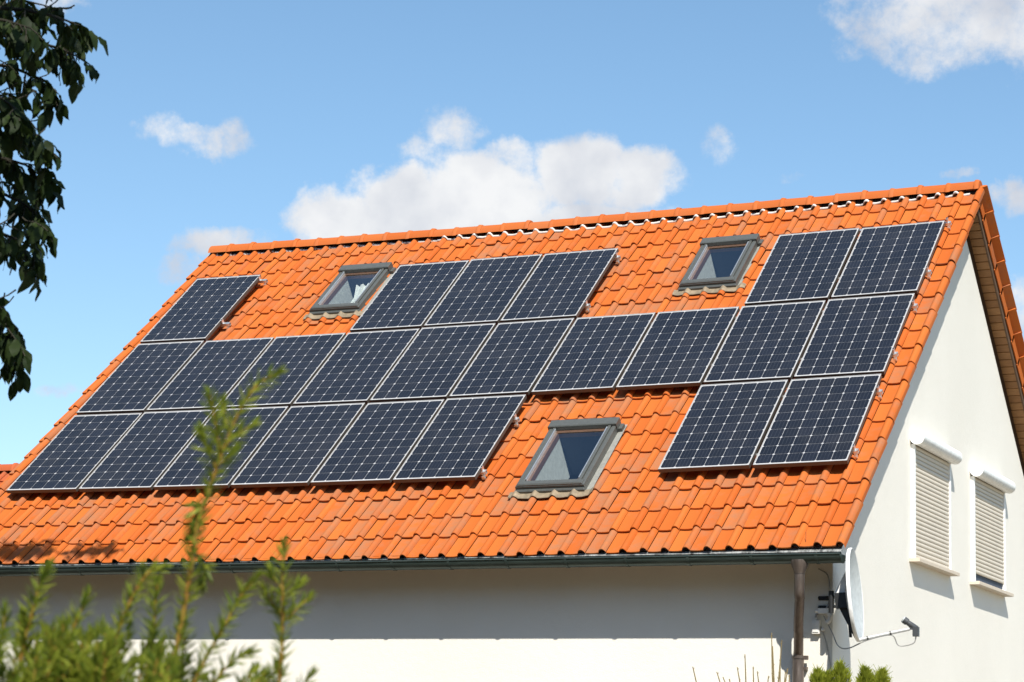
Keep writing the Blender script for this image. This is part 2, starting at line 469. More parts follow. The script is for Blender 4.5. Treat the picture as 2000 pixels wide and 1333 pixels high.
# roof deck with openings
us = sorted({UL + .03, XG + .01, *[x for w in WINS for x in (w[0] + .04, w[1] - .04)]})
vs = sorted({V0 + .06, VR - .03, *[x for w in WINS for x in (w[2] + .04, w[3] - .04)]})
mb = MB()
for i in range(len(us) - 1):
    for j in range(len(vs) - 1):
        cu, cv = (us[i] + us[i + 1]) / 2, (vs[j] + vs[j + 1]) / 2
        if any(w[0] < cu < w[1] and w[2] < cv < w[3] for w in WINS): continue
        for n_, fl in ((-.205, 0), (-.335, 1)):
            q = [(us[i], vs[j], n_), (us[i + 1], vs[j], n_), (us[i + 1], vs[j + 1], n_), (us[i], vs[j + 1], n_)]
            mb.add([FLAT() @ Vector(x) for x in q], [(3, 2, 1, 0) if fl else (0, 1, 2, 3)])
def wslab(u0, v0, u1, v1, n0, n1, mir=False, mi=0):
    b = MB(); b.box((u0, v0, n0), (u1, v1, n1)); T = mirror(FLAT()) if mir else FLAT()
    mb.add([T @ x for x in b.v], [f[::-1] for f in b.f] if mir else b.f, mi)
wslab(UL + .03, V0 + .04, UR - .09, V0 + .06, -.28, -.19)
wslab(UL + .01, V0 + .06, UL + .03, VR - .03, -.335, -.19)
wslab(UR - .09, V0 + .06, UR - .06, VR - .03, -.215, -.175)          # barge boards
wslab(UR - .09, V0 + .06, UR - .072, VR - .03, -.36, -.175, True)
wslab(UL + .03, V0 + .06, UR - .09, VR - .03, -.335, -.205, True)
roof = mb.build('roof', M['deck_timber'], house)
tag(roof, 'steep gabled roof of orange interlocking clay tiles')

# tiles --------------------------------------------------------------
def prof(x):                                   # tile cross-section
    if x < .138: return -.004 - .006 * math.sin(math.pi * x / .138)
    q = min(1, (x - .138) / .0855)
    return -.004 + .047 * max(0.0, math.sin(math.pi * q)) ** .62 * (1 if q < 1 else 0)
XS = [0, .045, .095, .138, .144, .156, .171, .190, .205, .217, .2225]
LT = .41
def tile_geo(x0=0.0, x1=PU, y0=0.0, y1=LT, right=False, left=False):
    xs = [x for x in XS if x0 < x < x1]; xs = [x0] + xs + [min(x1, .2225)]
    pts = [(x, prof(x)) for x in xs]
    if right: pts += [(.2235, -.030), (.222, -.048)]
    if left: pts = [(x0 - .001, -.085), (x0, -.04)] + pts
    tilt = lambda y: -.024 * y / PV
    tk = .017
    v = []; n = len(pts)
    for (x, h) in pts: v.append((x, y0 + .004, h + tilt(y0)))
    for (x, h) in pts: v.append((x, y1, h + tilt(y1)))
    for (x, h) in pts: v.append((x, y0, h - .005 + tilt(y0)))
    for (x, h) in pts: v.append((x, y0 + .002, h - tk + tilt(y0)))
    f = []
    for k in range(n - 1):
        f.append((k, k + 1, n + k + 1, n + k))
        f.append((2 * n + k, 2 * n + k + 1, k + 1, k))
        f.append((3 * n + k, 3 * n + k + 1, 2 * n + k + 1, 2 * n + k))
    return v, f
PW, PH, GU, GV = .99, 1.65, .0402, .0576
LAYOUT = [(0, c) for c in (0, 1, 2, 3, 4, 5, 8, 9)] + [(1, c) for c in range(10)] + [(2, c) for c in (0, 3, 4, 5, 8, 9)]
def covered(u, v):                             # is a point of the tile plane hidden from the camera by a panel or a roof window?
    P = FLAT() @ Vector((u, v, NT0 + .01)); d = CAM - P
    N = Vector((0, -ST, CT)); k = (-.02 - (NT0 + .01)) / d.dot(N); Q = P + d * k
    qu, qv = Q.x, Q.y * CT + (Q.z - Z0) * ST
    for r, c in LAYOUT:
        if c * (PW + GU) - .01 < qu < c * (PW + GU) + PW + .01 and r * (PH + GV) - .01 < qv < r * (PH + GV) + PH + .01: return True
    return any(w[0] < qu < w[1] and w[2] < qv < w[3] for w in WINS)
cells = []
for j in range(NC):
    for k in range(49):
        u0 = 10.29 - PU * k; v0 = V0 + PV * j
        x0, x1, y0, y1 = 0.0, PU, 0.0, LT
        if k == 48: x0 = UL - u0
        if j == NC - 1: y1 = VR - v0 - .01
        pieces = [(x0, x1, y0, y1)]
        for w in WINS:                          # cut the tile round a roof window: side strip, then the part above or below
            nxt = []
            for (p0, p1, q0, q1) in pieces:
                a, b, c_, d_ = w[0] + .03 - u0, w[1] - .03 - u0, w[2] + .03 - v0, w[3] - .03 - v0
                if p1 <= a or p0 >= b or q1 <= c_ or q0 >= d_: nxt.append((p0, p1, q0, q1)); continue
                if p0 < a: nxt.append((p0, a, q0, q1))
                if p1 > b: nxt.append((b, p1, q0, q1))
                i0, i1 = max(p0, a), min(p1, b)
                if q0 < c_: nxt.append((i0, i1, q0, c_))
                if q1 > d_: nxt.append((i0, i1, d_, q1))
            pieces = nxt
        for (x0, x1, y0, y1) in pieces:
            if x1 - x0 < .012 or y1 - y0 < .02: continue
            vis = 0.0
            for a in (.15, .5, .85):
                for b in (.12, .5, .85):
                    uu, vv = u0 + x0 + (x1 - x0) * a, v0 + y0 + (min(y1, PV) - y0) * b
                    if vv > VR - .1 or covered(uu, vv): continue
                    px, py, z = pix(FLAT() @ Vector((uu, vv, NT0)))
                    if 0 <= px <= 2000 and 0 <= py <= 1333: vis += (27.0 / z) ** 2
            vis *= (x1 - x0) * (min(y1, PV) - y0)
            cells.append((vis, j, k, u0, v0, x0, x1, y0, y1))
cells.sort(key=lambda c: -c[0])
cache = {}
rt = random.Random(3)
field = MB()
for idx, (vis, j, k, u0, v0, x0, x1, y0, y1) in enumerate(cells):
    jit = Matrix.Translation((rt.gauss(0, .0014), rt.gauss(0, .0045), rt.gauss(0, .0018))) @ Matrix.Rotation(rt.gauss(0, .006), 4, 'Z') @ Matrix.Rotation(rt.gauss(0, .005), 4, 'X')
    T = RF(u0, v0, NT0) @ jit
    key = (round(x0, 4), round(x1, 4), round(y0, 4), round(y1, 4), k == 0, k == 48)
    if idx < 298:
        if key not in cache:
            v, f = tile_geo(x0, x1, y0, y1, k == 0, k == 48)
            cache[key] = mesh('tile', v, f, M['tile'], True, None, 50)
        put('tile', cache[key], roof, T)
    else:
        v, f = tile_geo(x0, x1, y0, y1, k == 0, k == 48)
        field.add([T @ Vector(x) for x in v], f)
tag(field.build('tile_field', M['tile'], roof, None, True, 50), kind='stuff')

# far slope: only its verge tiles show
mbk = MB()
for j in range(NC):
    for k in range(1, 49):
        u0 = UR - PU * k - .10; v0 = V0 + PV * j
        T = mirror(FLAT(u0, v0, NT0))
        v, f = tile_geo(0, PU, 0, LT if j < NC - 1 else VR - v0 - .01)
        mbk.add([T @ Vector(x) for x in v], [q[::-1] for q in f])
tag(mbk.build('far_slope_tile_field', M['tile'], roof, None, True, 50), kind='stuff')
vm = MB()                                      # verge tile: flange on the gable, roll overhanging it
pr = [(-.16, -.004), (-.03, -.004), (-.006, .030), (.040, .054), (.078, .052), (.094, .040), (.086, .030), (0, -.012), (0, -.150), (-.012, -.150), (-.012, -.024), (-.16, -.022)]
n = len(pr)
vv = [(x, .0, h) for x, h in pr] + [(x, LT, h - .026) for x, h in pr]
vm.add(vv, [((q + 1) % n, q, n + q, n + (q + 1) % n) for q in range(n)] + [tuple(range(n)), tuple(range(n, 2 * n))[::-1]])
vme = mesh('verge_tile', vm.v, [f[::-1] for f in vm.f], M['tile'], True, None, 40)
for j in range(NC):
    y = V0 + PV * j
    put('verge_tile', vme, roof, mirror(FLAT(UR - .052, y, NT0 + .004)))
# soffit boards under the far verge
sb = MB(); sb.bbox((XG + .002, 0, 0), (UR - .092, .113, -.018), 0.0)
sv = [(0, 0, 0), (.158, 0, 0), (.158, .1135, 0), (0, .1135, 0), (0, .006, -.014), (.158, .006, -.014), (.158, .1075, -.014), (0, .1075, -.014)]
sf = [(4, 7, 6, 5), (0, 4, 5, 1), (1, 5, 6, 2), (2, 6, 7, 3), (3, 7, 4, 0)]
sme = mesh('soffit_board', sv, [f[::-1] for f in sf], M['wood'])
for j in range(62):
    v0 = VR - .33 - .116 * j
    put('soffit_board', sme, roof, mirror(FLAT(XG + .001, v0, -.336)))
# ridge caps
def ridge_mesh(L, collar):
    pro = [(-.121, -.046), (-.107, .006), (-.080, .044), (-.042, .070), (0, .078), (.042, .070), (.080, .044), (.107, .006), (.121, -.046)]
    st = [(0, 1.0), (L * .855, .97), (L * .862, 1.12), (L * .91, 1.20), (L * .97, 1.17), (L * 1.03, 1.04)] if collar else [(0, 1.0), (L, .98)]
    v = []; f = []; n = len(pro)
    for x, s_ in st:
        for y, z in pro: v.append((x, y * s_, z * s_))
    for x, s_ in (st[-1], st[0]):
        for y, z in pro: v.append((x, y * s_ * .88, z * s_ * .86 - .006))
    m_ = len(st)
    for i in range(m_ - 1):
        for q in range(n - 1): f.append((i * n + q, (i + 1) * n + q, (i + 1) * n + q + 1, i * n + q + 1))
    for q in range(n - 1):
        f.append(((m_ - 1) * n + q, m_ * n + q, m_ * n + q + 1, (m_ - 1) * n + q + 1))
        f.append((q + 1, (m_ + 1) * n + q + 1, (m_ + 1) * n + q, q))
    return mesh('ridge_tile', v, f, M['ridge'], True, None, 45)
RP = .348
rme = ridge_mesh(RP, True)
for i in range(31):
    x = UL + .05 + RP * i
    dz = sag(x + .17)
    T = Matrix.Translation((x, YR, ZR + .000 + dz + rt.gauss(0, .004))) @ Matrix.Rotation(-.068 * (x - 4.6) / 27.04 + rt.gauss(0, .006), 4, 'Y')
    put('ridge_tile', rme, roof, T)
mb = MB()                                      # end disc of the ridge
x = UL + .05 + RP * 31 + .012
ring = [(x, YR - .112, ZR - .055), (x, YR - .098, ZR + .01), (x, YR - .045, ZR + .068), (x, YR, ZR + .080), (x, YR + .045, ZR + .068), (x, YR + .098, ZR + .01), (x, YR + .112, ZR - .055)]
mb.add([Vector(p) + Vector((0, 0, .015)) for p in ring] + [Vector(p) + Vector((-.02, 0, .015)) for p in ring], [tuple(range(7))] + [(i + 1, i, 7 + i, 8 + i) for i in range(6)])
mb.build('ridge_end_disc', M['ridge'], roof)
# white mortar bedding that follows the rolls just under the ridge caps
mb = MB()
u = UL + .05
prev = None
rs = random.Random(11)
while u < 10.42:
    x = (u - 10.29) % PU
    f_ = min(1, max(0, (u - 2.6) / 1.2))
    lo = VR - .128 - .030 * f_ + .010 * noise.noise((u * 6, 0, 0))
    h = prof(x) + NT0 + .004 * noise.noise((u * 15, 3, 0))
    T = RF(u, 0, 0); tl = lambda v_: h - .024 * (v_ - (V0 + PV * 19)) / PV
    up = (.017 if f_ > .5 else (.009 if x < .135 else -.03))
    hi = lo + .030 + .018 * noise.noise((u * 4, 8, 0))
    cur = [T @ Vector((0, lo, tl(lo) + up - .012)), T @ Vector((0, lo + .004, tl(lo) + up)), T @ Vector((0, hi, tl(hi) + up + .002)), T @ Vector((0, hi + .006, tl(hi) - .02))]
    if prev is not None: mb.add(prev + cur, [(0, 4, 5, 1), (1, 5, 6, 2), (2, 6, 7, 3)])
    prev = cur
    u += .0074
mb.build('ridge_mortar', M['mortar_white'], roof, None, True, 60)
# black sheet painting the shade in the gap under the ridge caps
mb = MB(); a = FLAT(); b = mirror(FLAT())
for T, fl in ((a, 0), (b, 1)):
    q = [T @ Vector(p) for p in ((UL + .04, VR - .105, -.125), (UR - .03, VR - .105, -.125), (UR - .03, VR + .012, -.10), (UL + .04, VR + .012, -.10))]
    mb.add(q, [(3, 2, 1, 0) if fl else (0, 1, 2, 3)])
mb.build('ridge_gap_shade', M['gap_shade'], roof)

# eave flashing, and a black strip painting the shade under the eave tiles
mb = MB()
pts = [(V0 + .10, -.160), (V0 + .002, -.160), (V0 - .012, -.166), (V0 - .012, -.26)]
for i in range(3):
    (va, na), (vb, nb) = pts[i], pts[i + 1]
    mb.add([FLAT() @ Vector(p) for p in ((UL + .03, va, na), (UR - .03, va, na), (UR - .03, vb, nb), (UL + .03, vb, nb))], [(3, 2, 1, 0)], 0)
mb.add([FLAT() @ Vector(p) for p in ((UL + .03, V0 + .03, -.164), (UR - .03, V0 + .03, -.164), (UR - .03, V0 + .03, -.150), (UL + .03, V0 + .03, -.150))], [(0, 1, 2, 3)], 1)
mb.build('eave_flashing', [M['eave_flashing'], M['gap_shade']], roof)
# eaves soffit
mb = MB(); ye = (FLAT() @ Vector((0, V0 + .05, -.28)))
mb.add([(UL + .03, ye.y, ye.z), (UR - .09, ye.y, ye.z), (UR - .09, YW - .001, ye.z), (UL + .03, YW - .001, ye.z)], [(3, 2, 1, 0)])
mb.build('eaves_soffit', M['wood'], house)

# gutter -------------------------------------------------------------
GY, GZ, GR = -.905, Z0 - 1.018, .080
mb = MB()
def gprof(r, n=12): return [(GY - r * math.cos(math.pi * k / n), GZ - r * math.sin(math.pi * k / n)) for k in range(n + 1)]
po, pi_ = gprof(GR), gprof(GR - .004)
pp = po + pi_[::-1]
mb.prism(pp, -1.2, UR - .005, 0)
mb.tube([(-1.2, GY - GR - .002, GZ + .003), (UR - .005, GY - GR - .002, GZ + .003)], .0085, 8)
g = mb.build('gutter', M['gutter'], house, None, True, 40)
tag(g, 'dark green half round gutter along the eaves')
mb = MB(); q = gprof(GR + .003); mb.add([(UR - .004, y, z) for y, z in q] + [(UR + .006, y, z) for y, z in q], [tuple(range(13)), tuple(range(13, 26))[::-1]] + [(k + 1, k, 13 + k, 14 + k) for k in range(12)])
mb.build('end_cap', M['gutter'], g)
b = MB(); q0, q1 = gprof(GR + .001, 10), gprof(GR + .006, 10)
b.prism(q1 + q0[::-1], -.014, .014); b.tube([(0, GY - GR - .002, GZ + .004), (0, GY - GR + .03, GZ + .014)], .011, 6)
bme = mesh('gutter_bracket', b.v, b.f, M['gutter'], True, b.i, 40)
for i in range(17):
    put('gutter_bracket', bme, g, Matrix.Translation((10.27 - .652 * i, 0, 0)))
# downpipe -----------------------------------------------------------
mb = MB(); X1, X2, YP = 10.085, 9.937, -.485
mb.tube([(X1, GY, GZ - .045), (X1, GY, GZ - .085), (X1, GY, GZ - .155), (X1, GY, GZ - .175)], [.088, .086, .055, .053], 20, 0)
dp = mb.build('downpipe', M['pipe'], house, None, True, 50)
tag(dp, 'brown metal downpipe with funnel head at the house corner')
pth = [(X1, GY, GZ - .16), (X1, GY, GZ - .34), (X1 - .004, GY + .015, GZ - .375), (X1 - .012, GY + .045, GZ - .405)]
mb = MB(); mb.tube(pth, .0495, 20); mb.build('pipe_length', M['pipe'], dp, None, True, 50)
mb = MB(); mb.tube([(X1 - .008, GY + .035, GZ - .395), (X1 - .06, GY + .16, GZ - .60), (X1 - .085, GY + .23, GZ - .70)], .047, 20); mb.build('pipe_length', M['pipe'], dp, None, True, 50)
mb = MB(); mb.tube([(X1 - .08, GY + .22, GZ - .685), (X1 - .135, YP - .03, GZ - .87), (X2, YP, GZ - .915), (X2, YP, GZ - .94)], [.047, .047, .049, .05], 20); mb.build('elbow', M['pipe'], dp, None, True, 50)
mb = MB(); mb.tube([(X2, YP, GZ - .93), (X2, YP, 0.02)], .056, 24); mb.build('pipe_length', M['pipe'], dp, None, True, 50)
mb = MB(); mb.tube([(X2, YP, GZ - .925), (X2, YP, GZ - .955)], .062, 24); mb.box((X2 + .055, YP - .012, GZ - .965), (X2 + .10, YP + .012, GZ - .925)); mb.box((X2 + .055, YP + .01, GZ - 1.06), (X2 + .08, YP + .06, GZ - 1.03))
mb.build('pipe_clip', M['pipe'], dp, None, True, 40)

# roof windows -------------------------------------------------------
def roof_window(w, label, curtain=False):
    u0, u1, v0, v1 = w; W, H = u1 - u0, v1 - v0
    T = RF((u0 + u1) / 2, (v0 + v1) / 2, 0) @ Matrix.Translation((-W / 2, -H / 2, 0))
    nt = -.035                                  # top of the frame
    def ring(mb, a, b, n0, n1, mi=0, bev=.006):   # rectangular frame from outline inset a to inset b
        def bar(x0, y0, x1, y1): mb.bbox((x0, y0, n0), (x1, y1, n1), bev, mi)
        bar(a, a, b, H - a); bar(W - b, a, W - a, H - a); bar(b, a, W - b, b); bar(b, H - b, W - b, H - a)
    mb = MB(); ring(mb, .0, .046, -.30, nt - .006, 0, .010); ring(mb, .046, .060, -.30, nt - .018, 0, .003)
    root = mb.build('roof_window', M['window_grey'], house, T); tag(root, label)
    mb = MB(); ring(mb, .052, .086, -.105, nt + .006, 0, .006); mb.build('sash', M['window_grey'], root, T)
    for x_ in (.083, W - .095):
        mb = MB(); mb.bbox((x_, .11, -.10), (x_ + .012, H - .15, nt + .009), .003); mb.build('sash_glint', M['window_glint'], root, T)  # bright strips painting the sun's reflection along the sash
    mb = MB(); mb.bbox((-.010, H - .122, -.12), (W + .010, H + .010, nt + .028), .010); mb.build('top_cover', M['window_grey'], root, T)
    mb = MB(); mb.bbox((.02, .004, -.10), (W - .02, .075, nt + .012), .012); mb.build('bottom_rail', M['window_grey'], root, T)
    mb = MB(); mb.bbox((-.006, -.038, -.16), (W + .006, -.001, nt - .04), .012); mb.build('bottom_flashing', M['window_grey'], root, T)
    mb = MB(); mb.add([(.088, .076, -.062), (W - .088, .076, -.062), (W - .088, H - .12, -.062), (.088, H - .12, -.062)], [(0, 1, 2, 3)]); mb.build('pane', M['glass'], root, T)
    mb = MB()
    for (x0, x1) in ((.086, .122), (W - .122, W - .086)): mb.box((x0, .08, -.13), (x1, H - .12, -.068))
    mb.box((.122, .08, -.13), (W - .122, .105, -.068)); mb.box((.122, H - .17, -.13), (W - .122, H - .12, -.068))
    mb.build('timber_sash', M['window_timber'], root, T)
    # lined shaft: sunlit sides painted white, shaded sides and room painted dark
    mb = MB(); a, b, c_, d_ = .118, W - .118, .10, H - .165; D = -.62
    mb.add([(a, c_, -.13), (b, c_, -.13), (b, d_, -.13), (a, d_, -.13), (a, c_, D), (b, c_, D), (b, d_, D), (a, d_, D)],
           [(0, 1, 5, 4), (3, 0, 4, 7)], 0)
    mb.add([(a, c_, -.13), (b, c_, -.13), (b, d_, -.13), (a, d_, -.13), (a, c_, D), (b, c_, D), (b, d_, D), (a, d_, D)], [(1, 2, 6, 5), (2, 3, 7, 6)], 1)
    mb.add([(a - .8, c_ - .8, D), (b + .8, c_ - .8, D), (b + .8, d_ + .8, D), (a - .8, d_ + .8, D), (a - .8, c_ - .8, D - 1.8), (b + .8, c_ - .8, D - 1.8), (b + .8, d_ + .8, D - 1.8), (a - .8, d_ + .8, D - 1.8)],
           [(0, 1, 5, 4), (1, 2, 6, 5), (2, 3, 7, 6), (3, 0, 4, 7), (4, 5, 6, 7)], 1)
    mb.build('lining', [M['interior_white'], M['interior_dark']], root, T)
    if curtain:
        mb = MB(); L = 40; pv = None
        for i in range(L + 1):
            q = i / L; xx = W - .16 - .20 * q; dd = -.20 + .018 * math.sin(q * 26) + .006 * math.sin(q * 61)
            cur = [(xx - .13 * q * q + .02, H - .22, dd), (xx, H * .5, dd - .01), (xx + .04 * q, .16, dd)]
            if pv: mb.add(pv + cur, [(0, 1, 4, 3), (1, 2, 5, 4)])
            pv = cur
        mb.build('curtain', M['curtain_cloth'], root, T, True, 180)
    # side flashing gutters
    mb = MB(); mb.add([(-.05, -.02, -.135), (-.001, -.02, -.135), (-.001, H + .03, -.135), (-.05, H + .03, -.135)], [(0, 1, 2, 3)]); mb.build('side_flashing', M['window_grey'], root, T)
    mb = MB(); mb.add([(W + .001, -.02, -.128), (W + .07, -.02, -.125), (W + .07, H + .03, -.125), (W + .001, H + .03, -.128)], [(0, 1, 2, 3)]); mb.build('side_flashing', M['flashing'], root, T)
    mb = MB(); mb.box((W + .013, H - .11, -.124), (W + .055, H - .01, -.085)); mb.build('flashing_clip', M['window_grey'], root, T)
    mb = MB(); mb.add([(-.10, H - .06, -.147), (W + .10, H - .06, -.147), (W + .10, H + .16, -.168), (-.10, H + .16, -.168)], [(0, 1, 2, 3)]); mb.build('head_flashing', M['window_grey'], root, T)
    # lead apron dressed over the tiles below
    mb = MB(); pv = None; x = -.07; i = 0
    while x < W + .12:
        uu = (u0 + x - 10.29) % PU; h = max(prof(uu) - .004, .010 + .5 * prof(uu)) + NT0
        wob = .012 * noise.noise((x * 9, u0, 1)); edge = .06 * max(0, (x - W) / .15) + .03 * max(0, -x / .1)
        cur = [(x, -.006 + edge * .4, max(h + .012, -.12) if 0 <= x <= W else h + .012), (x, -.03, h + .014), (x, -.075, h + .012 + .003 * noise.noise((x * 20, 4, u0))), (x, -.118 + wob + edge, h + .007), (x, -.120 + wob + edge, h + .001)]
        if pv: mb.add(pv + cur, [(k, k + 1, 6 + k, 5 + k) for k in range(4)])
        pv = cur; x += .0125
    mb.build('apron', M['lead'], root, T, True, 60)
    return root
roof_window(WINS[0], 'roof window with a white curtain drawn aside inside', True)
roof_window(WINS[1], 'grey framed roof window near the ridge right of centre')
roof_window(WINS[2], 'largest grey framed roof window near the eaves')

# gable shutters -----------------------------------------------------
def shutter(y0, y1, z0, z1, label, gap):
    T = Matrix.Translation((XG, (y0 + y1) / 2, z0)); Wd = (y1 - y0) / 2; H = z1 - z0
    mb = MB(); pts = [(0.001, -.015), (.10, -.015)]
    for k in range(9):
        a = -math.pi / 2 + math.pi * k / 8; pts.append((.085 + .085 * math.cos(a), H + .083 + .083 * math.sin(a)))
    pts = [(.083 + .082 * math.cos(2 * math.pi * k / 28), H + .070 + .082 * math.sin(2 * math.pi * k / 28)) for k in range(28)]
    mb.prism([(x, z) for x, z in pts], -Wd - .085, Wd + .085, 0, 'y')
    root = mb.build('roller_shutter', M['shutter_white'], house, T, True, 35); tag(root, label)
    mb = MB(); mb.box((.001, -Wd - .045, -.005), (.044, -Wd, H)); mb.build('guide_rail', M['shutter_white'], root, T)
    mb = MB(); mb.box((.001, Wd, -.005), (.044, Wd + .045, H)); mb.build('guide_rail', M['shutter_white'], root, T)
    mb = MB(); mb.box((.0015, -Wd, -.004), (.008, Wd, H)); mb.build('window_behind', M['interior_dark'], root, T)
    p_ = .0475; me = None; z = H - p_; hh = p_
    sp = [(.018, 0.002), (.026, .003), (.031, .012), (.033, hh * .5), (.031, hh - .009), (.0255, hh - .002), (.018, hh - .001)]
    b = MB(); b.prism(sp, -Wd + .001, Wd - .001, 0, 'y'); me = mesh('slat', b.v, b.f, M['shutter_slat'], False, b.i)
    while z > gap:
        put('slat', me, root, T @ Matrix.Translation((0, 0, z))); z -= p_
    b = MB(); b.bbox((.001, -Wd - .12, -.044), (.118, Wd + .12, -.006), .004); b.build('sill', M['sill_stone'], root, T)
shutter(2.37, 3.79, Z0 - .71, Z0 + .53, 'closed roller shutter nearer the front corner', -.02)
shutter(4.92, 6.35, Z0 - .715, Z0 + .525, 'roller shutter with a dark gap above its sill', .06)

# wall fittings by the corner
mb = MB(); P = Vector((10.115, YW, Z0 - 1.66))
mb.box((10.07, YW - .055, Z0 - 1.73), (10.145, YW - .001, Z0 - 1.60)); mb.tube([(10.10, YW - .03, Z0 - 1.60), (10.10, YW - .03, Z0 - 1.575)], .015, 10); mb.tube([(10.16, YW - .03, Z0 - 1.69), (10.19, YW - .03, Z0 - 1.69)], .014, 8); mb.box((10.078, YW - .062, Z0 - 1.715), (10.137, YW - .055, Z0 - 1.62))
jb = mb.build('junction_box', M['cable_white']); tag(jb, 'small white junction box on the wall beside the downpipe', 'box')
mb = MB(); mb.tube([(10.10, YW - .03, Z0 - 1.575), (10.105, YW - .03, Z0 - 1.545), (10.135, YW - .03, Z0 - 1.525), (10.22, YW - .03, Z0 - 1.515)], .012, 8); mb.build('conduit', M['cable_grey'], jb, None, True)
mb = MB(); mb.tube([(10.15, YW - .02, Z0 - 1.66), (10.20, YW - .015, Z0 - 1.80), (10.235, YW - .012, Z0 - 1.95), (10.25, YW - .012, Z0 - 2.05), (10.25, YW - .012, Z0 - 3.2)], .0065, 6); mb.build('cable', M['cable_grey'], jb, None, True)

# satellite dish -----------------------------------------------------
DC = Vector((10.572, -.66, Z0 - 1.375))
nrm = (Vector((.95, .15, 0)).normalized() + Vector((0, 0, .085))).normalized()
ux = Vector((0, 0, 1)); ux = (ux - nrm * ux.dot(nrm)).normalized(); uy = nrm.cross(ux)
DT = Matrix(((uy.x, ux.x, nrm.x, DC.x), (uy.y, ux.y, nrm.y, DC.y), (uy.z, ux.z, nrm.z, DC.z), (0, 0, 0, 1)))
A_, B_ = .405, .435
mb = MB(); nr, ns = 9, 48; v = []; f = []
def dz_(q): return -.085 * (1 - q * q)
for side in (0, 1):
    for i in range(nr + 1):
        q = i / nr
        for k in range(ns):
            a = 2 * math.pi * k / ns; v.append((A_ * q * math.cos(a), B_ * q * math.sin(a), dz_(q) - (.008 if side else 0)))
for side in (0, 1):
    o_ = side * (nr + 1) * ns
    for i in range(nr):
        for k in range(ns):
            q = (o_ + i * ns + k, o_ + i * ns + (k + 1) % ns, o_ + (i + 1) * ns + (k + 1) % ns, o_ + (i + 1) * ns + k)
            f.append(q if side else q[::-1])
mb.add(v, f)
rim = [(math.cos(2 * math.pi * k / ns), math.sin(2 * math.pi * k / ns)) for k in range(ns)]
v = []; f = []
for (s_, z) in ((1.0, 0.0), (1.018, .004), (1.035, -.006), (1.03, -.03), (1.0, -.008)):
    v += [(A_ * s_ * x, B_ * s_ * y, z) for x, y in rim]
for i in range(4):
    for k in range(ns): f.append((i * ns + k, i * ns + (k + 1) % ns, (i + 1) * ns + (k + 1) % ns, (i + 1) * ns + k))
mb.add(v, f, 1)
dish = put('satellite_dish', None, None, Matrix.Translation((10.28, YW, Z0 - 1.45)))
tag(dish, 'white satellite dish bracketed to the house corner, seen nearly edge on', 'satellite dish')
mb.build('reflector', [M['dish_white'], M['dish_rim']], dish, DT, True, 40)
def dloc(x, y, z): return DT @ Vector((x, y, z))
mb = MB()                                      # moulded back rib and mast clamp
mb.add([(-.02, .30, -.055), (.02, .30, -.055), (.025, .02, -.11), (-.025, .02, -.11), (-.02, .24, -.075), (.02, .24, -.075), (.03, .02, -.21), (-.03, .02, -.21)],
       [(0, 1, 5, 4), (4, 5, 6, 7), (0, 4, 7, 3), (1, 2, 6, 5), (2, 3, 7, 6)])
mb.build('back_rib', M['dish_rim'], dish, DT)
mb = MB(); mb.box((-.06, -.12, -.20), (.06, .025, -.085)); mb.box((-.018, -.40, -.075), (.018, -.12, -.10)); mb.add([(-.02, -.12, -.10), (.02, -.12, -.10), (.02, -.12, -.17), (-.02, -.12, -.17), (-.02, -.41, -.02), (.02, -.41, -.02), (.02, -.41, -.05), (-.02, -.41, -.05)], [(0, 1, 5, 4), (3, 7, 6, 2), (0, 4, 7, 3), (1, 2, 6, 5), (4, 5, 6, 7)])
mb.build('clamp_plate', M['black_plastic'], dish, DT)
mast = dloc(0, -.045, -.245)
mb = MB(); mb.tube([mast + Vector((0, 0, -.11)), mast + Vector((0, 0, .10))], .026, 14)
for dz in (-.035, .055):
    e = Vector((10.20, YW - .002, mast.z + dz)); mb.tube([mast + Vector((0, 0, dz)), Vector((mast.x, YW - .09, mast.z + dz)), e], .011, 8); mb.box((10.12, YW - .012, e.z - .02), (10.25, YW - .001, e.z + .02)); mb.tube([Vector((10.13, YW - .04, e.z)), Vector((10.13, YW - .01, e.z))], .008, 6)
mb.build('wall_bracket', M['black_plastic'], dish, None, True, 40)
lb = dloc(0, -.43, -.01); lnb = DC + Vector((.475, .02, -.255)) 
lnb = lb + RIGHT * .50 + Vector((0, 0, .105)) - Vector((0, .02, 0))
mb = MB(); mb.tube([lb, lb.lerp(lnb, .97)], .0165, 8); arm = mb.build('feed_arm', M['arm_grey'], dish, None, True, 40)
mb = MB()
for q in (.16, .6): c_ = lb.lerp(lnb, q); d = (lnb - lb).normalized() * .008; mb.tube([c_ - d, c_ + d], .018, 8)
mb.build('cable_clip', M['black_plastic'], arm)
ax = (DC + Vector((0, 0, .05)) - lnb).normalized()
mb = MB(); hd = lnb + Vector((0, 0, .035))
mb.tube([hd + ax * .085, hd + ax * .045, hd + ax * .04, hd - ax * .06, hd - ax * .075], [.034, .034, .026, .030, .022], 14); mb.tube([lnb + Vector((0, 0, -.01)), hd], .019, 8)
mb.box(tuple(lnb + Vector((.02, -.025, -.075))), tuple(lnb + Vector((.075, .025, .015))))
lh = mb.build('feed_horn', M['lnb_grey'], dish, None, True, 40)
mb = MB(); mb.tube([hd + ax * .085, hd + ax * .096], [.033, .028], 14); mb.build('lens_cap', M['dish_white'], lh, None, True, 40)
mb = MB()
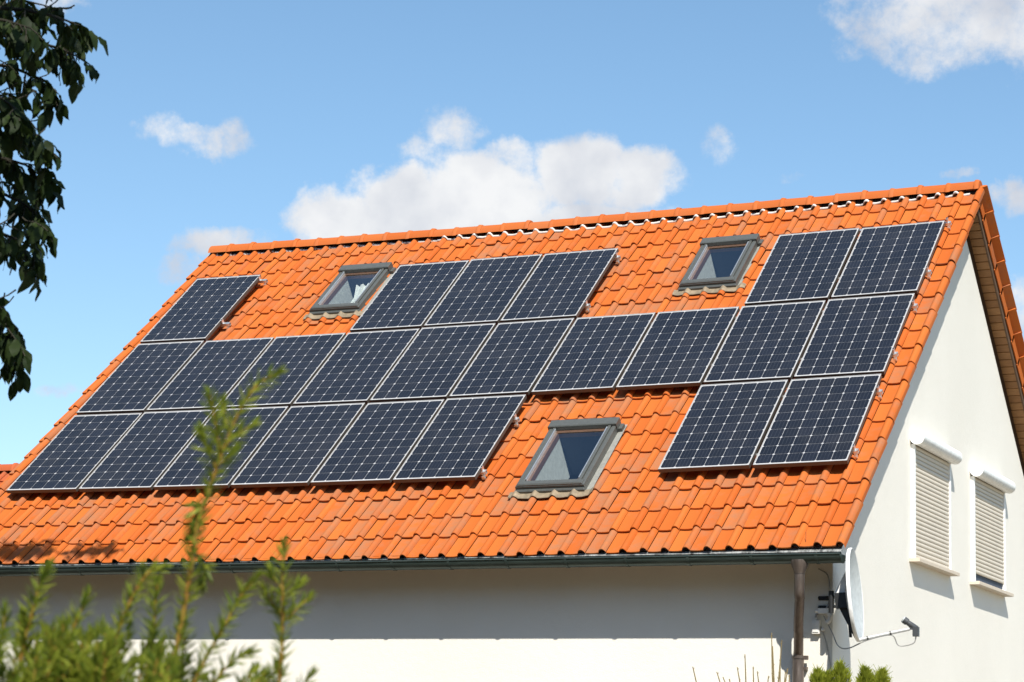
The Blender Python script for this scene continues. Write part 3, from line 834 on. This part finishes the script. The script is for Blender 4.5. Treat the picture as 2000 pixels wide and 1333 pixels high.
def cable(mb, pts, r):                         # smooth curve through points
    P = [Vector(p) for p in pts]; P = [P[0] * 2 - P[1]] + P + [P[-1] * 2 - P[-2]]; o = []
    for i in range(1, len(P) - 2):
        for k in range(6):
            t_ = k / 6; a, b, c_, d = P[i - 1], P[i], P[i + 1], P[i + 2]
            o.append(.5 * ((2 * b) + (c_ - a) * t_ + (2 * a - 5 * b + 4 * c_ - d) * t_ ** 2 + (3 * b - a - 3 * c_ + d) * t_ ** 3))
    o.append(P[-2]); mb.tube(o, r, 6)
sw = Vector((10.215, -.56, Z0 - 1.535))
cable(mb, [lnb + Vector((.05, 0, -.07)), lnb + Vector((.02, 0, -.14)), lnb + Vector((-.12, 0, -.16)), lb.lerp(lnb, .62) + Vector((0, 0, -.02)), lb.lerp(lnb, .16) + Vector((0, 0, -.02)), lb + Vector((-.10, -.01, -.08)), lb + Vector((-.20, -.01, -.06)), sw + Vector((.09, 0, -.20)), sw + Vector((.0, 0, -.03))], .0062)
mb.build('coax_cable', M['cable_grey'], dish, None, True)
mb = MB(); mb.box(tuple(sw + Vector((-.05, -.02, -.01))), tuple(sw + Vector((.05, .02, .04)))); mb.tube([sw + Vector((-.05, 0, .015)), sw + Vector((-.085, 0, .015))], .016, 8); mb.tube([sw + Vector((.04, 0, .0)), sw + Vector((.07, 0, -.03)), sw + Vector((.06, 0, -.075)), sw + Vector((.03, 0, -.10))], .022, 8)
mb.build('switch_box', M['cable_white'], dish, None, True, 40)
mb = MB(); cable(mb, [(10.12, YW - .012, Z0 - 1.10), (10.21, YW - .012, Z0 - 1.16), (10.235, YW - .012, Z0 - 1.30), (10.23, YW - .02, Z0 - 1.42), (10.215, -.5, Z0 - 1.50)], .0065); mb.build('coax_cable', M['cable_grey'], dish, None, True)

mb = MB(); T = RF(10.11, -1.17, NT0)
mb.tube([(10.11, (T @ Vector((0, 0, 0))).y - .012, (T @ Vector((0, 0, 0))).z - .10), (10.112, (T @ Vector((0, 0, 0))).y - .012, (T @ Vector((0, 0, 0))).z + .075)], .0022, 5)
tag(mb.build('wire', M['dark_bolt']), 'thin dark wire standing upright at the eaves above the downpipe', 'wire')

# ------------------------------------------------------------------ solar panels
ORD = ['first', 'second', 'third', 'fourth', 'fifth', 'sixth', 'seventh', 'eighth', 'ninth', 'tenth']
def plabel(r, c):
    if r == 0 and c < 6: return 'solar panel of the lowest row, %s from the left verge' % ORD[c]
    if r == 0: return 'solar panel at the lower right of the roof, %s of the pair' % ('left' if c == 8 else 'right')
    if r == 1: return 'solar panel of the unbroken middle row, %s from the left' % ORD[c]
    if c == 0: return 'lone solar panel at the top left of the roof beside the left verge'
    if c < 6: return 'solar panel of the top row between the two small roof windows, %s of three' % ('left', 'middle', 'right')[c - 3]
    return 'solar panel at the top right below the ridge, %s of the pair' % ('left one' if c == 8 else 'right one')
# meshes shared by all
fr_ = MB(); fw, ft = .0080, .046
for (a, b, c_, d) in ((0, 0, PW, fw), (0, PH - fw, PW, PH), (0, fw, fw, PH - fw), (PW - fw, fw, PW, PH - fw)): fr_.bbox((a, b, -ft), (c_, d, 0), .0012)
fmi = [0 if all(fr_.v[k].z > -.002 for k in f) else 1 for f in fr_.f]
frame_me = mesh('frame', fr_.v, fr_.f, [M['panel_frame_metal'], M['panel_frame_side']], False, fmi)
bs = MB(); bs.box((fw, fw, -.012), (PW - fw, PH - fw, -.0045)); back_me = mesh('backsheet', bs.v, bs.f, M['backsheet'], False, bs.i)
CP = .1600; hx, hy, ch = .0780, .0783, .0130
oct_ = [(-hx + ch, -hy), (hx - ch, -hy), (hx, -hy + ch), (hx, hy - ch), (hx - ch, hy), (-hx + ch, hy), (-hx, hy - ch), (-hx, -hy + ch)]
cell_me = mesh('cell', [(x, y, .0012) for x, y in oct_] + [(x, y, 0) for x, y in oct_], [tuple(range(8))] + [(k, 8 + k, 8 + (k + 1) % 8, (k + 1) % 8) for k in range(8)], M['cell'])
rp = random.Random(9)
for r, c in LAYOUT:
    u, v = c * (PW + GU), r * (PH + GV)
    T = RF(u + PW / 2, v + PH / 2, 0) @ Matrix.Translation((-PW / 2, -PH / 2, 0)) @ Matrix.Rotation(rp.gauss(0, .0022), 4, 'X') @ Matrix.Rotation(rp.gauss(0, .0022), 4, 'Y')
    p_ = put('solar_panel', None, None, T)
    tag(p_, plabel(r, c), 'solar panel', 'solar panels on the tiled roof')
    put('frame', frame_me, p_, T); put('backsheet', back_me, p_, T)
    mx_, my_ = (PW - 5 * CP) / 2, (PH - 9 * CP) / 2
    for i in range(6):
        for j in range(10):
            put('cell', cell_me, p_, T @ Matrix.Translation((mx_ + i * CP, my_ + j * CP, -.0045)))
# mounting rails with their projecting ends
def col_u(c): return c * (PW + GU)
rails = [(0, 0, 3.87, 'lower rail under the lone top left panel'), (0, 0, 5.00, 'upper rail under the lone top left panel'),
         (3, 5, 3.75, 'lower rail under the three top row panels between the roof windows'), (3, 5, 4.94, 'upper rail under the three top row panels between the roof windows'),
         (8, 9, 3.94, 'lower rail under the top right pair of panels'), (8, 9, 5.10, 'upper rail under the top right pair of panels'),
         (0, 9, 2.15, 'lower rail under the middle row of panels'), (0, 9, 3.18, 'upper rail under the middle row of panels'),
         (0, 5, .185, 'lower rail under the six lowest left panels'), (0, 5, 1.23, 'upper rail under the six lowest left panels'),
         (8, 9, .268, 'lower rail under the lowest right pair of panels'), (8, 9, 1.39, 'upper rail under the lowest right pair of panels')]
for c0, c1, v, lab in rails:
    u0, u1 = col_u(c0) - .01, col_u(c1) + PW
    ext = .115 if c1 == 0 else .05
    b = MB(); T0 = RF((u0 + u1) / 2, v, 0); L = u1 + ext
    seg = [u0 + (L - u0) * k / 8 for k in range(9)]
    prof_ = [(-.02, -.048), (.02, -.048), (.02, -.088), (-.02, -.088)]
    vv = []; ff = []
    for k, uu in enumerate(seg):
        R_ = RF(uu, v, 0)
        for (yy, nn) in prof_: vv.append(R_ @ Vector((0, yy, nn)))
        for (yy, nn) in [(-.016, -.052), (.016, -.052), (.016, -.084), (-.016, -.084)]: vv.append(R_ @ Vector((0, yy, nn)))
    for k in range(8):
        for q in range(4):
            ff.append((k * 8 + q, k * 8 + (q + 1) % 4, k * 8 + 8 + (q + 1) % 4, k * 8 + 8 + q))
            ff.append((k * 8 + 4 + (q + 1) % 4, k * 8 + 4 + q, k * 8 + 12 + q, k * 8 + 12 + (q + 1) % 4))
    for q in range(4): ff.append((64 + q, 64 + (q + 1) % 4, 68 + (q + 1) % 4, 68 + q))
    b.add(vv, ff)
    ro = world_mb(b, T0).build('mounting_rail', M['aluminium'], None, T0)
    tag(ro, 'aluminium ' + lab, 'rail', 'mounting rails under the solar panels')
    R_ = RF(u1, v, 0)
    b = MB(); b.box((.002, -.022, -.05), (.022, .022, .003)); b.tube([(.014, 0, .003), (.014, 0, .012)], .008, 8, 1); b.build('end_clamp', [M['aluminium'], M['dark_bolt']], ro, R_)
    b = MB(); b.box((ext - .045, -.03, -.152), (ext - .012, -.021, -.05)); b.box((ext - .045, -.06, -.125), (ext - .012, -.021, -.112)); b.box((ext - .045, -.060, -.125), (ext - .012, -.052, -.09)); b.build('roof_hook', M['aluminium'], ro, R_)

# ------------------------------------------------------------------ neighbouring roof at the far left
nb = put('neighbour_house', None, None, Matrix.Translation((-9, 8, 0)))
tag(nb, 'lower red tiled house roof peeping out beyond the left verge', 'house')
NZ, NY = Z0 + 1.56, 8.0
mb = MB(); NX0, NX1 = -15.0, -3.4; run = 4.2
mb.add([(NX0, NY - run + .4, 0), (NX1 - .2, NY - run + .4, 0), (NX1 - .2, NY - run + .4, NZ - (run - .4) * .885 - .05), (NX1 - .2, NY, NZ - .06), (NX1 - .2, NY + run - .4, NZ - (run - .4) * .885 - .05), (NX1 - .2, NY + run - .4, 0), (NX0, NY - run + .4, NZ - (run - .4) * .885 - .05), (NX0, NY, NZ - .06), (NX0, NY + run - .4, NZ - (run - .4) * .885 - .05), (NX0, NY + run - .4, 0)],
       [(0, 1, 2, 6), (1, 5, 4, 3, 2), (5, 9, 8, 4), (9, 0, 6, 7, 8)])
mb.build('wall', M['plaster'], nb)
mb = MB(); sl_ = run * .885
mb.add([(NX0, NY - run, NZ - sl_ - .03), (NX1, NY - run, NZ - sl_ - .03), (NX1, NY, NZ - .03), (NX0, NY, NZ - .03), (NX1, NY + run, NZ - sl_ - .03), (NX0, NY + run, NZ - sl_ - .03)], [(0, 1, 2, 3), (3, 2, 4, 5)])
nroof = mb.build('roof', M['oldtile'], nb)
TN = Matrix(((1, 0, 0, 0), (0, CT, -ST, NY), (0, ST, CT, NZ), (0, 0, 0, 1)))
v, f = tile_geo(); tme = mesh('tile', v, f, M['oldtile'], True, None, 50)
fld = MB()
for j in range(15):
    for k in range(50):
        u0 = NX1 - PU * (k + 1); T = TN @ Matrix.Translation((u0, -PV * (j + 1) + .03, .012))
        px, py, z = pix(T @ Vector((.1, .2, 0)))
        if -20 < px < 70 and py < 1010: put('tile', tme, nroof, T)
        else: fld.add([T @ Vector(x) for x in v], f)
tag(fld.build('tile_field', M['oldtile'], nroof, None, True, 50), kind='stuff')
rme2 = ridge_mesh(.3505, True); rme2.materials.clear(); rme2.materials.append(M['oldtile'])
for i in range(33): put('ridge_tile', rme2, nroof, Matrix.Translation((NX0 + RP * i, NY, NZ + .01)))

# ------------------------------------------------------------------ walnut tree at the left edge
tree_base = at(-760, 400, 10.6); tree_base.z = 0
walnut = put('walnut_tree', None, None, Matrix.Translation(tree_base))
tag(walnut, 'dark leafy tree hanging into the top left corner', 'tree')
def leaflet(L, w, bend, fold):
    st = [(0, .06), (.12, .42), (.3, .86), (.5, 1.0), (.7, .82), (.87, .42), (1, 0.02)]
    v = []; f = []
    for q, ww in st:
        zc = -bend * q * q * L; hw = w * ww
        v += [(-hw, q * L, zc + fold * hw + .006 * math.sin(q * 14)), (0, q * L, zc), (hw, q * L, zc + fold * hw + .006 * math.cos(q * 11))]
    for i in range(len(st) - 1):
        a = 3 * i; f += [(a, a + 1, a + 4, a + 3), (a + 1, a + 2, a + 5, a + 4)]
    return v, f
variants = [leaflet(.112, .026, .25, .25), leaflet(.100, .023, .5, .45), leaflet(.125, .029, .15, .1), leaflet(.105, .027, .7, .3)]
lmes = [mesh('leaf', v, f, M['walnut_leaf'], True) for v, f in variants]
rw = random.Random(21)
def frame_dir(d, p, roll=0.0):
    y = d.normalized(); x = y.cross(Vector((0, 0, 1)))
    x = x.normalized() if x.length > .05 else Vector((1, 0, 0))
    z = x.cross(y); R_ = Matrix(((x.x, y.x, z.x, p.x), (x.y, y.y, z.y, p.y), (x.z, y.z, z.z, p.z), (0, 0, 0, 1)))
    return R_ @ Matrix.Rotation(roll, 4, 'Y')
limbs = MB(); twigs = MB(); crown = MB()
leaf_count = 0
def compound(p, d, n, as_parts, scale=1.0):     # one pinnate leaf: rachis with drooping leaflets
    global leaf_count
    d = d.normalized(); q = p.copy(); pts = [q.copy()]; L = .052 * scale
    side = d.cross(Vector((0, 0, 1)));  side = side.normalized() if side.length > .05 else Vector((1, 0, 0))
    for k in range(n):
        d = (d + Vector((0, 0, -.20)) + Vector((rw.gauss(0, .06), rw.gauss(0, .06), 0))).normalized()
        q = q + d * L; pts.append(q.copy())
        if k == n - 1: dirs = [d + Vector((0, 0, -.25))]
        else: dirs = [d * .7 + side * .8 + Vector((0, 0, -.75)), d * .7 - side * .8 + Vector((0, 0, -.75))]
        for dd in dirs:
            dd = dd + Vector((rw.gauss(0, .22), rw.gauss(0, .22), rw.gauss(0, .22)))
            T = frame_dir(dd, q, rw.gauss(0, .6)) @ Matrix.Scale(scale * rw.uniform(.75, 1.12), 4)
            vi = rw.randrange(4)
            if as_parts and leaf_count < 298:
                put('leaf', lmes[vi], walnut, T); leaf_count += 1
            else:
                v, f = variants[vi]; crown.add([T @ Vector(x) for x in v], f)
    (twigs).tube(pts, [.0028] * len(pts), 4, 0, False)
# hanging sprays inside the picture: (twig points in photo px, depth)
sprays = [([(-260, -60), (-60, 10), (50, 20), (100, 30), (135, 42), (150, 55)], 10.0),
          ([(-200, 60), (-40, 60), (60, 80), (120, 95), (150, 110)], 10.2),
          ([(-240, 130), (-60, 120), (20, 130), (70, 150), (95, 175)], 10.4),
          ([(-200, 200), (-60, 215), (10, 235), (60, 260), (85, 285)], 10.1),
          ([(-220, 300), (-60, 300), (10, 310), (50, 322), (82, 345)], 10.3),
          ([(-200, 370), (-60, 360), (10, 380), (50, 400), (85, 430)], 10.5),
          ([(-160, 430), (-60, 440), (0, 455), (40, 470), (70, 490)], 10.2),
          ([(-120, 560), (-40, 580), (5, 600), (22, 630), (32, 660), (35, 700)], 10.0),
          ([(-200, -40), (-40, -20), (40, 0), (85, 10)], 10.6), ([(-200, 20), (-60, 30), (10, 40), (60, 55)], 9.8), ([(-200, 160), (-60, 165), (0, 190), (35, 215)], 9.9), ([(-200, 260), (-80, 270), (-10, 290), (30, 330)], 10.7)]
for pl, dep in sprays:
    P = [at(x, y, dep + .12 * rw.gauss(0, 1)) for x, y in pl]
    P[0] = P[0]
    twigs.tube(P, [.012 - .009 * i / (len(P) - 1) for i in range(len(P))], 6, 0)
    for i in range(1, len(P)):
        for k in range(4 if i < len(P) - 1 else 2):
            if i < len(P) - 1: p = P[i].lerp(P[i + 1], rw.random()) if rw.random() < .7 else P[i]
            else: p = P[i]
            dirn = (P[i] - P[i - 1]).normalized() * .6 + RIGHT * rw.uniform(-.5, .35) + FWD * rw.uniform(-.7, .7) + Vector((0, 0, rw.uniform(-.5, .25)))
            pxl = pix(p)[0]; compound(p, dirn, rw.choice((2, 3, 3)), pxl > -40, rw.uniform(.62, .90))
    limbs.tube([tree_base + Vector((0, 0, P[0].z - rw.uniform(.1, .5))), (tree_base + Vector((0, 0, P[0].z))).lerp(P[0], .5) + Vector((0, 0, .12)), P[0]], [.05, .032, .012], 8)
edge = [(-60, 150), (20, 165), (95, 170), (160, 130), (240, 95), (300, 100), (360, 112), (410, 110), (460, 85), (520, 60), (560, 30), (600, -10), (610, 30), (680, 38), (720, 30)]
for i in range(120):
    y = rw.uniform(-90, 560) if i < 108 else rw.uniform(600, 690)
    xe = next((a[1] + (b[1] - a[1]) * (y - a[0]) / (b[0] - a[0]) for a, b in zip(edge, edge[1:]) if a[0] <= y <= b[0]), 120)
    x = rw.uniform(-130, xe - 25) if i < 108 else rw.uniform(-20, 25)
    p = at(x, y - 30, rw.uniform(9.7, 11.2))
    dirn = RIGHT * rw.uniform(-.6, .6) + FWD * rw.uniform(-.8, .8) + Vector((0, 0, rw.uniform(-.5, .2)))
    twigs.tube([p - dirn.normalized() * .05 + Vector((0, 0, .02)), p - dirn.normalized() * .02 + Vector((0, 0, .004)), p], [.0035, .003, .0025], 4)
    compound(p, dirn, rw.choice((2, 3, 3)), x > -30, rw.uniform(.6, .9))
# the rest of the crown, above and left of the picture
cc = tree_base + Vector((0.35, -.5, 6.6))
for i in range(1500):
    while True:
        q = Vector((rw.uniform(-1, 1), rw.uniform(-1, 1), rw.uniform(-1, 1)))
        if .25 < q.length < 1: break
    p = cc + Vector((q.x * 3.0, q.y * 3.2, q.z * 3.0))
    px, py, z = pix(p)
    mg = .36 * FPX / max(z, 1)
    if z < 3.5 or (px > -mg and -mg < py < 1333 + mg): 
        continue
    compound(p, Vector((q.x, q.y, q.z * .3 - .1)), 3, False, 1.15)
limbs.tube([tree_base, tree_base + Vector((.02, .02, 1.2)), tree_base + Vector((-.03, 0, 2.6)), tree_base + Vector((.05, -.05, 4.6)), tree_base + Vector((.1, -.1, 6.5)), tree_base + Vector((.15, -.1, 8.6))], [.24, .19, .165, .13, .08, .03], 12)
for i in range(14):
    a = i * 2.4; h = 3.6 + .35 * i; q = Vector((math.cos(a) * 2.0, math.sin(a) * 2.2, 1.0))
    e = tree_base + Vector((0, 0, h)) + q
    px, py, z = pix(e)
    if px > -120 and z > 0 and py > -150: continue
    limbs.tube([tree_base + Vector((.05, -.05, h)), tree_base + Vector((0, 0, h)) + q * .5 + Vector((0, 0, .15)), e], [.06, .04, .012], 8)
T = Matrix.Translation(tree_base)
world_mb(limbs, T).build('trunk', M['bark'], walnut, T, True, 60)
world_mb(twigs, T).build('twigs', M['twig_bark'], walnut, T, True, 60)
tag(world_mb(crown, T).build('crown', M['walnut_leaf'], walnut, T, True), kind='stuff')

# tall garden tree standing left of the house, outside the picture: one high branch shades the lowest tiles
rb = random.Random(77); gb = Vector((-.6, -6.2, 0)); gt = put('garden_tree', None, None, Matrix.Translation(gb))
tag(gt, 'tall leafy tree left of the house beyond the picture edge', 'tree')
mb = MB(); mb.tube([gb, gb + Vector((.1, .1, 3)), gb + Vector((.15, .2, 6)), gb + Vector((.3, .4, 9)), gb + Vector((.3, .4, 11))], [.2, .16, .12, .07, .02], 10)
bt = Vector((4.45, -4.75, 9.5)); br = [gb + Vector((.2, .3, 7.6)), Vector((1.2, -5.4, 9.1)), Vector((2.9, -4.9, 9.55)), bt]
mb.tube(br, [.06, .04, .02, .006], 8)
world_mb(mb, Matrix.Translation(gb)).build('trunk', M['bark'], gt, Matrix.Translation(gb), True, 60)
mb = MB()
def spray(p, n, sp):
    for _ in range(n):
        q = p + Vector((rb.gauss(0, sp), rb.gauss(0, sp * .6), rb.gauss(0, sp * .45))); d = Vector((rb.gauss(0, 1), rb.gauss(0, 1), rb.gauss(-.5, .7))).normalized(); w = d.cross(Vector((rb.gauss(0, 1), rb.gauss(0, 1), rb.gauss(0, 1)))).normalized() * .035
        mb.add([q, q + d * .05 + w, q + d * .13, q + d * .05 - w], [(0, 1, 2, 3)])
for c_, n_, sp in ((Vector((3.05, -4.8, 9.58)), 190, .16), (Vector((3.45, -4.8, 9.60)), 150, .14), (Vector((4.10, -4.75, 9.52)), 70, .10), (Vector((4.38, -4.75, 9.52)), 60, .09), (Vector((2.6, -4.9, 9.5)), 60, .2)): spray(c_, n_, sp)
for _ in range(260):
    q = Vector((rb.gauss(0, 1), rb.gauss(0, 1), rb.gauss(0, 1))); q.normalize(); q *= rb.random() ** .4
    spray(Vector((-.9, -6.0, 8.2)) + Vector((q.x * 2.1, q.y * 2.1, q.z * 2.6)), 12, .2)
tag(world_mb(mb, Matrix.Translation(gb)).build('crown', M['hedge'], gt, Matrix.Translation(gb)), kind='stuff')

# ------------------------------------------------------------------ yew in the foreground
ybase = at(250, 2000, 4.0); ybase.z = 0
yew = put('yew_bush', None, None, Matrix.Translation(ybase))
tag(yew, 'blurred green yew bush with upright shoots in the near left foreground', 'bush')
ry = random.Random(33)
TY = Matrix.Translation(ybase)
def smooth_path(P, per=5):
    P = [Vector(p) for p in P]; Q = [P[0] * 2 - P[1]] + P + [P[-1] * 2 - P[-2]]; o = []
    for i in range(1, len(Q) - 2):
        for k in range(per):
            t_ = k / per; a, b, c_, d = Q[i - 1], Q[i], Q[i + 1], Q[i + 2]
            o.append(.5 * ((2 * b) + (c_ - a) * t_ + (2 * a - 5 * b + 4 * c_ - d) * t_ ** 2 + (3 * b - a - 3 * c_ + d) * t_ ** 3))
    o.append(P[-1]); return o
def shoot(P, r0, r1, nl=.021, dens=.0026, start=0.0):
    path = smooth_path(P)
    n = len(path)
    mb = MB(); mb.tube(path, [r0 + (r1 - r0) * i / (n - 1) for i in range(n)], 7)
    so_ = world_mb(mb, TY).build('shoot', M['yew_stem'], yew, TY, True, 60)
    nm = MB(); L = [0.0]
    for i in range(1, n): L.append(L[-1] + (path[i] - path[i - 1]).length)
    s_ = L[-1] * start; ang = ry.random() * 6
    while s_ < L[-1] + .004:
        i = max(k for k in range(n) if L[k] <= s_ + 1e-9); i = min(i, n - 2)
        q = (s_ - L[i]) / max(1e-6, L[i + 1] - L[i]); p = path[i].lerp(path[i + 1], min(q, 1.1)); d = (path[i + 1] - path[i]).normalized()
        ref = FWD; x = d.cross(ref).normalized(); y = x.cross(d)
        ang += 2.4
        tip = max(0, 1 - (L[-1] - s_) / .03)
        lat = x * math.cos(ang) + y * math.sin(ang) * .6
        nd = (lat * (1.0 - .45 * tip) + d * (.55 + .8 * tip) + Vector((ry.gauss(0, .12), ry.gauss(0, .12), ry.gauss(0, .12)))).normalized()
        ln = nl * ry.uniform(.75, 1.15) * (1 - .35 * tip); w = .0031
        wv = nd.cross(d + Vector((ry.gauss(0, .3), ry.gauss(0, .3), .1))).normalized() * w
        mid = p + nd * ln * .5 + d * .001; e = p + nd * ln + d * .004
        nm.add([p - wv * .5, p + wv * .5, mid + wv, mid - wv, e], [(0, 1, 2, 3), (3, 2, 4)])
        s_ += dens * ry.uniform(.6, 1.4)
    tag(world_mb(nm, TY).build('needles', M['yew_needle'], so_, TY), kind='stuff')
D = 4.0
def S(pl, r0=.0042, r1=.0016, dep=D, nl=.021, dens=.0026, start=0.0):
    nl *= 1.55; dens *= .68; r0 *= .9
    shoot([at(x, y, dep + dd) for (x, y, dd) in [(p[0], p[1], p[2] if len(p) > 2 else 0) for p in pl]], r0, r1, nl, dens, start)
# leader and its side shoots
S([(300, 1420), (335, 1310), (365, 1160), (385, 1030), (408, 960), (432, 890), (462, 815), (500, 755), (541, 728)], .0060, .0016, D, .020, .0030)
S([(424, 915), (410, 890), (398, 865), (392, 848)], .002, .0012)
S([(432, 890), (424, 850), (418, 810), (410, 772)], .0022, .0012)
S([(440, 870), (462, 850), (480, 838), (490, 832)], .002, .0012, D - .03)
S([(450, 845), (440, 815), (436, 790)], .0018, .0011, D + .04)
S([(428, 905), (445, 895), (456, 885)], .0018, .0011, D - .04)
S([(400, 985), (385, 1000), (375, 1022)], .0018, .0011)
S([(392, 1010), (380, 1030), (372, 1045)], .0018, .0011, D + .02)
S([(378, 1080), (400, 1110), (395, 1140)], .0018, .0011, D + .05)
# right-hand sprig
S([(540, 1420), (546, 1330), (552, 1240), (552, 1150), (553, 1100), (555, 1065)], .0042, .0014, D + .1, .019, .0034)
S([(553, 1215), (575, 1195), (600, 1170)], .002, .0012, D + .1)
S([(550, 1200), (530, 1175), (518, 1155)], .002, .0012, D + .1)
S([(553, 1170), (575, 1150), (585, 1140)], .0018, .0011, D + .14)
S([(552, 1150), (535, 1130), (530, 1118)], .0018, .0011, D + .06)
# the row of upright shoots on the left
S([(180, 1420), (212, 1300), (235, 1220), (262, 1160), (290, 1118), (312, 1108)], .0046, .0016, D - .05)
S([(90, 1400), (110, 1340), (135, 1250), (155, 1200), (170, 1165)], .0042, .0015, D - .1)
S([(40, 1290), (52, 1235), (65, 1190), (75, 1150), (92, 1112)], .004, .0014, D - .1)
S([(340, 1420), (400, 1290), (440, 1220), (470, 1165), (498, 1130)], .0042, .0014, D + .08)
S([(295, 1420), (297, 1320), (300, 1250), (304, 1180), (308, 1140)], .0036, .0014, D + .15)
S([(370, 1390), (420, 1330), (455, 1290), (486, 1276)], .0026, .0012, D + .05)
S([(-30, 1380), (-8, 1300), (5, 1240), (10, 1195)], .0036, .0014, D)
S([(215, 1400), (222, 1330), (215, 1270), (200, 1225)], .003, .0013, D + .12)
S([(150, 1420), (160, 1340), (185, 1290), (205, 1262)], .003, .0013, D + .02)
S([(330, 1420), (352, 1330), (360, 1260), (358, 1215)], .003, .0013, D + .1)
for i in range(74):                            # denser mass towards the bottom left corner
    x0 = ry.uniform(-60, 330) if i < 64 else ry.uniform(330, 560); y0 = ry.uniform(1360, 1480)
    y1 = ry.uniform(1200, 1345) + max(0, x0 - 120) * .2; x1 = x0 + ry.uniform(-25, 60)
    if i >= 64: y1 = ry.uniform(1295, 1345)
    dd = ry.uniform(-.25, .3)
    S([(x0, y0), ((x0 + x1) / 2 - 5, (y0 + y1) / 2), (x1, y1)], .0032, .0012, D + dd, .021, .0032)
    if ry.random() < .6:
        xm, ym = (x0 + x1) / 2, (y0 + y1) / 2; sg = ry.choice((-1, 1))
        S([(xm, ym), (xm + sg * 22, ym - 28), (xm + sg * 38, ym - 58)], .002, .0011, D + dd + .02, .020, .0032)
mb = MB()
for i in range(16):                            # main stems down to the soil
    tp = at(ry.uniform(-60, 560), 1440, D + ry.uniform(-.2, .25))
    b0 = ybase + Vector((ry.gauss(0, .06), ry.gauss(0, .06), 0))
    mb.tube([b0, b0.lerp(tp, .45) + Vector((ry.gauss(0, .04), ry.gauss(0, .04), .12)), tp], [.02, .012, .004], 7)
world_mb(mb, TY).build('stems', M['bark'], yew, TY, True, 60)

# ------------------------------------------------------------------ shrubs in front of the wall
def bare_shrub():
    r = random.Random(4)
    stems = [(1353, 1302, 1375, 1400), (1400, 1312, 1425, 1400), (1412, 1322, 1440, 1400), (1455, 1278, 1456, 1400), (1440, 1303, 1455, 1400), (1471, 1302, 1470, 1400), (1479, 1311, 1492, 1400),
             (1507, 1236, 1511, 1400), (1509, 1262, 1514, 1400), (1527, 1250, 1513, 1400), (1524, 1285, 1518, 1400), (1539, 1305, 1522, 1400), (1501, 1320, 1503, 1400), (1542, 1318, 1540, 1400), (1425, 1326, 1432, 1400), (1534, 1312, 1530, 1400)]
    dep = 22.5; base = at(1475, 1500, dep); base.z = 0
    root = put('bare_shrub', None, None, Matrix.Translation(base)); tag(root, 'leafless shrub of thin upright stems in front of the white wall', 'shrub')
    T = Matrix.Translation(base)
    for (x, y, xb, yb) in stems:
        d = dep + r.uniform(-.25, .25); a, b = at(x, y, d), at(xb, yb, d); g = base + Vector((r.gauss(0, .12), r.gauss(0, .12), 0)); m_ = a.lerp(b, .5) + Vector((r.gauss(0, .008), 0, 0))
        mb = MB(); path = smooth_path([g, g.lerp(b, .6) + Vector((r.gauss(0, .03), 0, .1)), b, m_, a], 4)
        mb.tube(path, [.013 - .0085 * i / (len(path) - 1) for i in range(len(path))], 6)
        for k in range(5):
            q = b.lerp(a, k / 4.5 + .05); mb.tube([q, q + Vector((r.choice((-1, 1)) * .012, 0, .022))], [.004, .001], 4)
        world_mb(mb, T).build('stem', M['dry_stem'], root, T, True, 60)
bare_shrub()
def thuja(px, top, wpx, label):
    r = random.Random(int(px)); dep = 21.6
    tip = at(px, top, dep); base = Vector((tip.x, tip.y, 0)); root = put('thuja', None, None, Matrix.Translation(base))
    tag(root, label, 'conifer', 'row of young conifers below the gable'); T = Matrix.Translation(base); H = tip.z
    mb = MB(); mb.tube([base, base + Vector((0, 0, H * .97))], [.03, .006], 8); world_mb(mb, T).build('trunk', M['bark'], root, T, True)
    mb = MB(); R0 = wpx / FPX * dep
    for i in range(2600):
        q = r.random() ** 1.9; h = H * (1 - q * .45); a = r.random() * 6.283
        rad = R0 * (min(1, (1 - h / H) / .022) ** .8 * .95 + .5 * q) * math.sqrt(r.random()) * (1 + .3 * math.sin(a * 3 + h * 9))
        p = base + Vector((math.cos(a) * rad, math.sin(a) * rad, h - .06 * r.random()))
        d = Vector((math.cos(a) * .55, math.sin(a) * .55, 1 + r.gauss(0, .3))).normalized(); ln = r.uniform(.03, .065) * (1.9 if r.random() < .06 else 1); s_ = d.cross(Vector((r.gauss(0, 1), r.gauss(0, 1), .2))).normalized()
        for k, (off, sc) in enumerate(((0, 1), (.35, .6), (-.35, .6))):
            dd = (d + s_ * off).normalized(); w = s_ * .0042
            mb.add([p - w, p + w, p + dd * ln * sc + w * .3, p + dd * ln * sc - w * .3], [(0, 1, 2, 3)])
    tag(world_mb(mb, T).build('crown', M['thuja_scale'], root, T), kind='stuff')
thuja(1597, 1312, 17, 'first young conifer tip right of the downpipe at the bottom edge')
thuja(1640, 1299, 16, 'conifer tip rising before the satellite dish shadow at the bottom edge')
thuja(1690, 1307, 17, 'third conifer tip from the downpipe at the bottom edge')
thuja(1722, 1312, 14, 'rightmost conifer tip below the gable wall at the bottom edge')
thuja(1614, 1318, 9, 'narrow low conifer tip between the first two at the bottom edge')
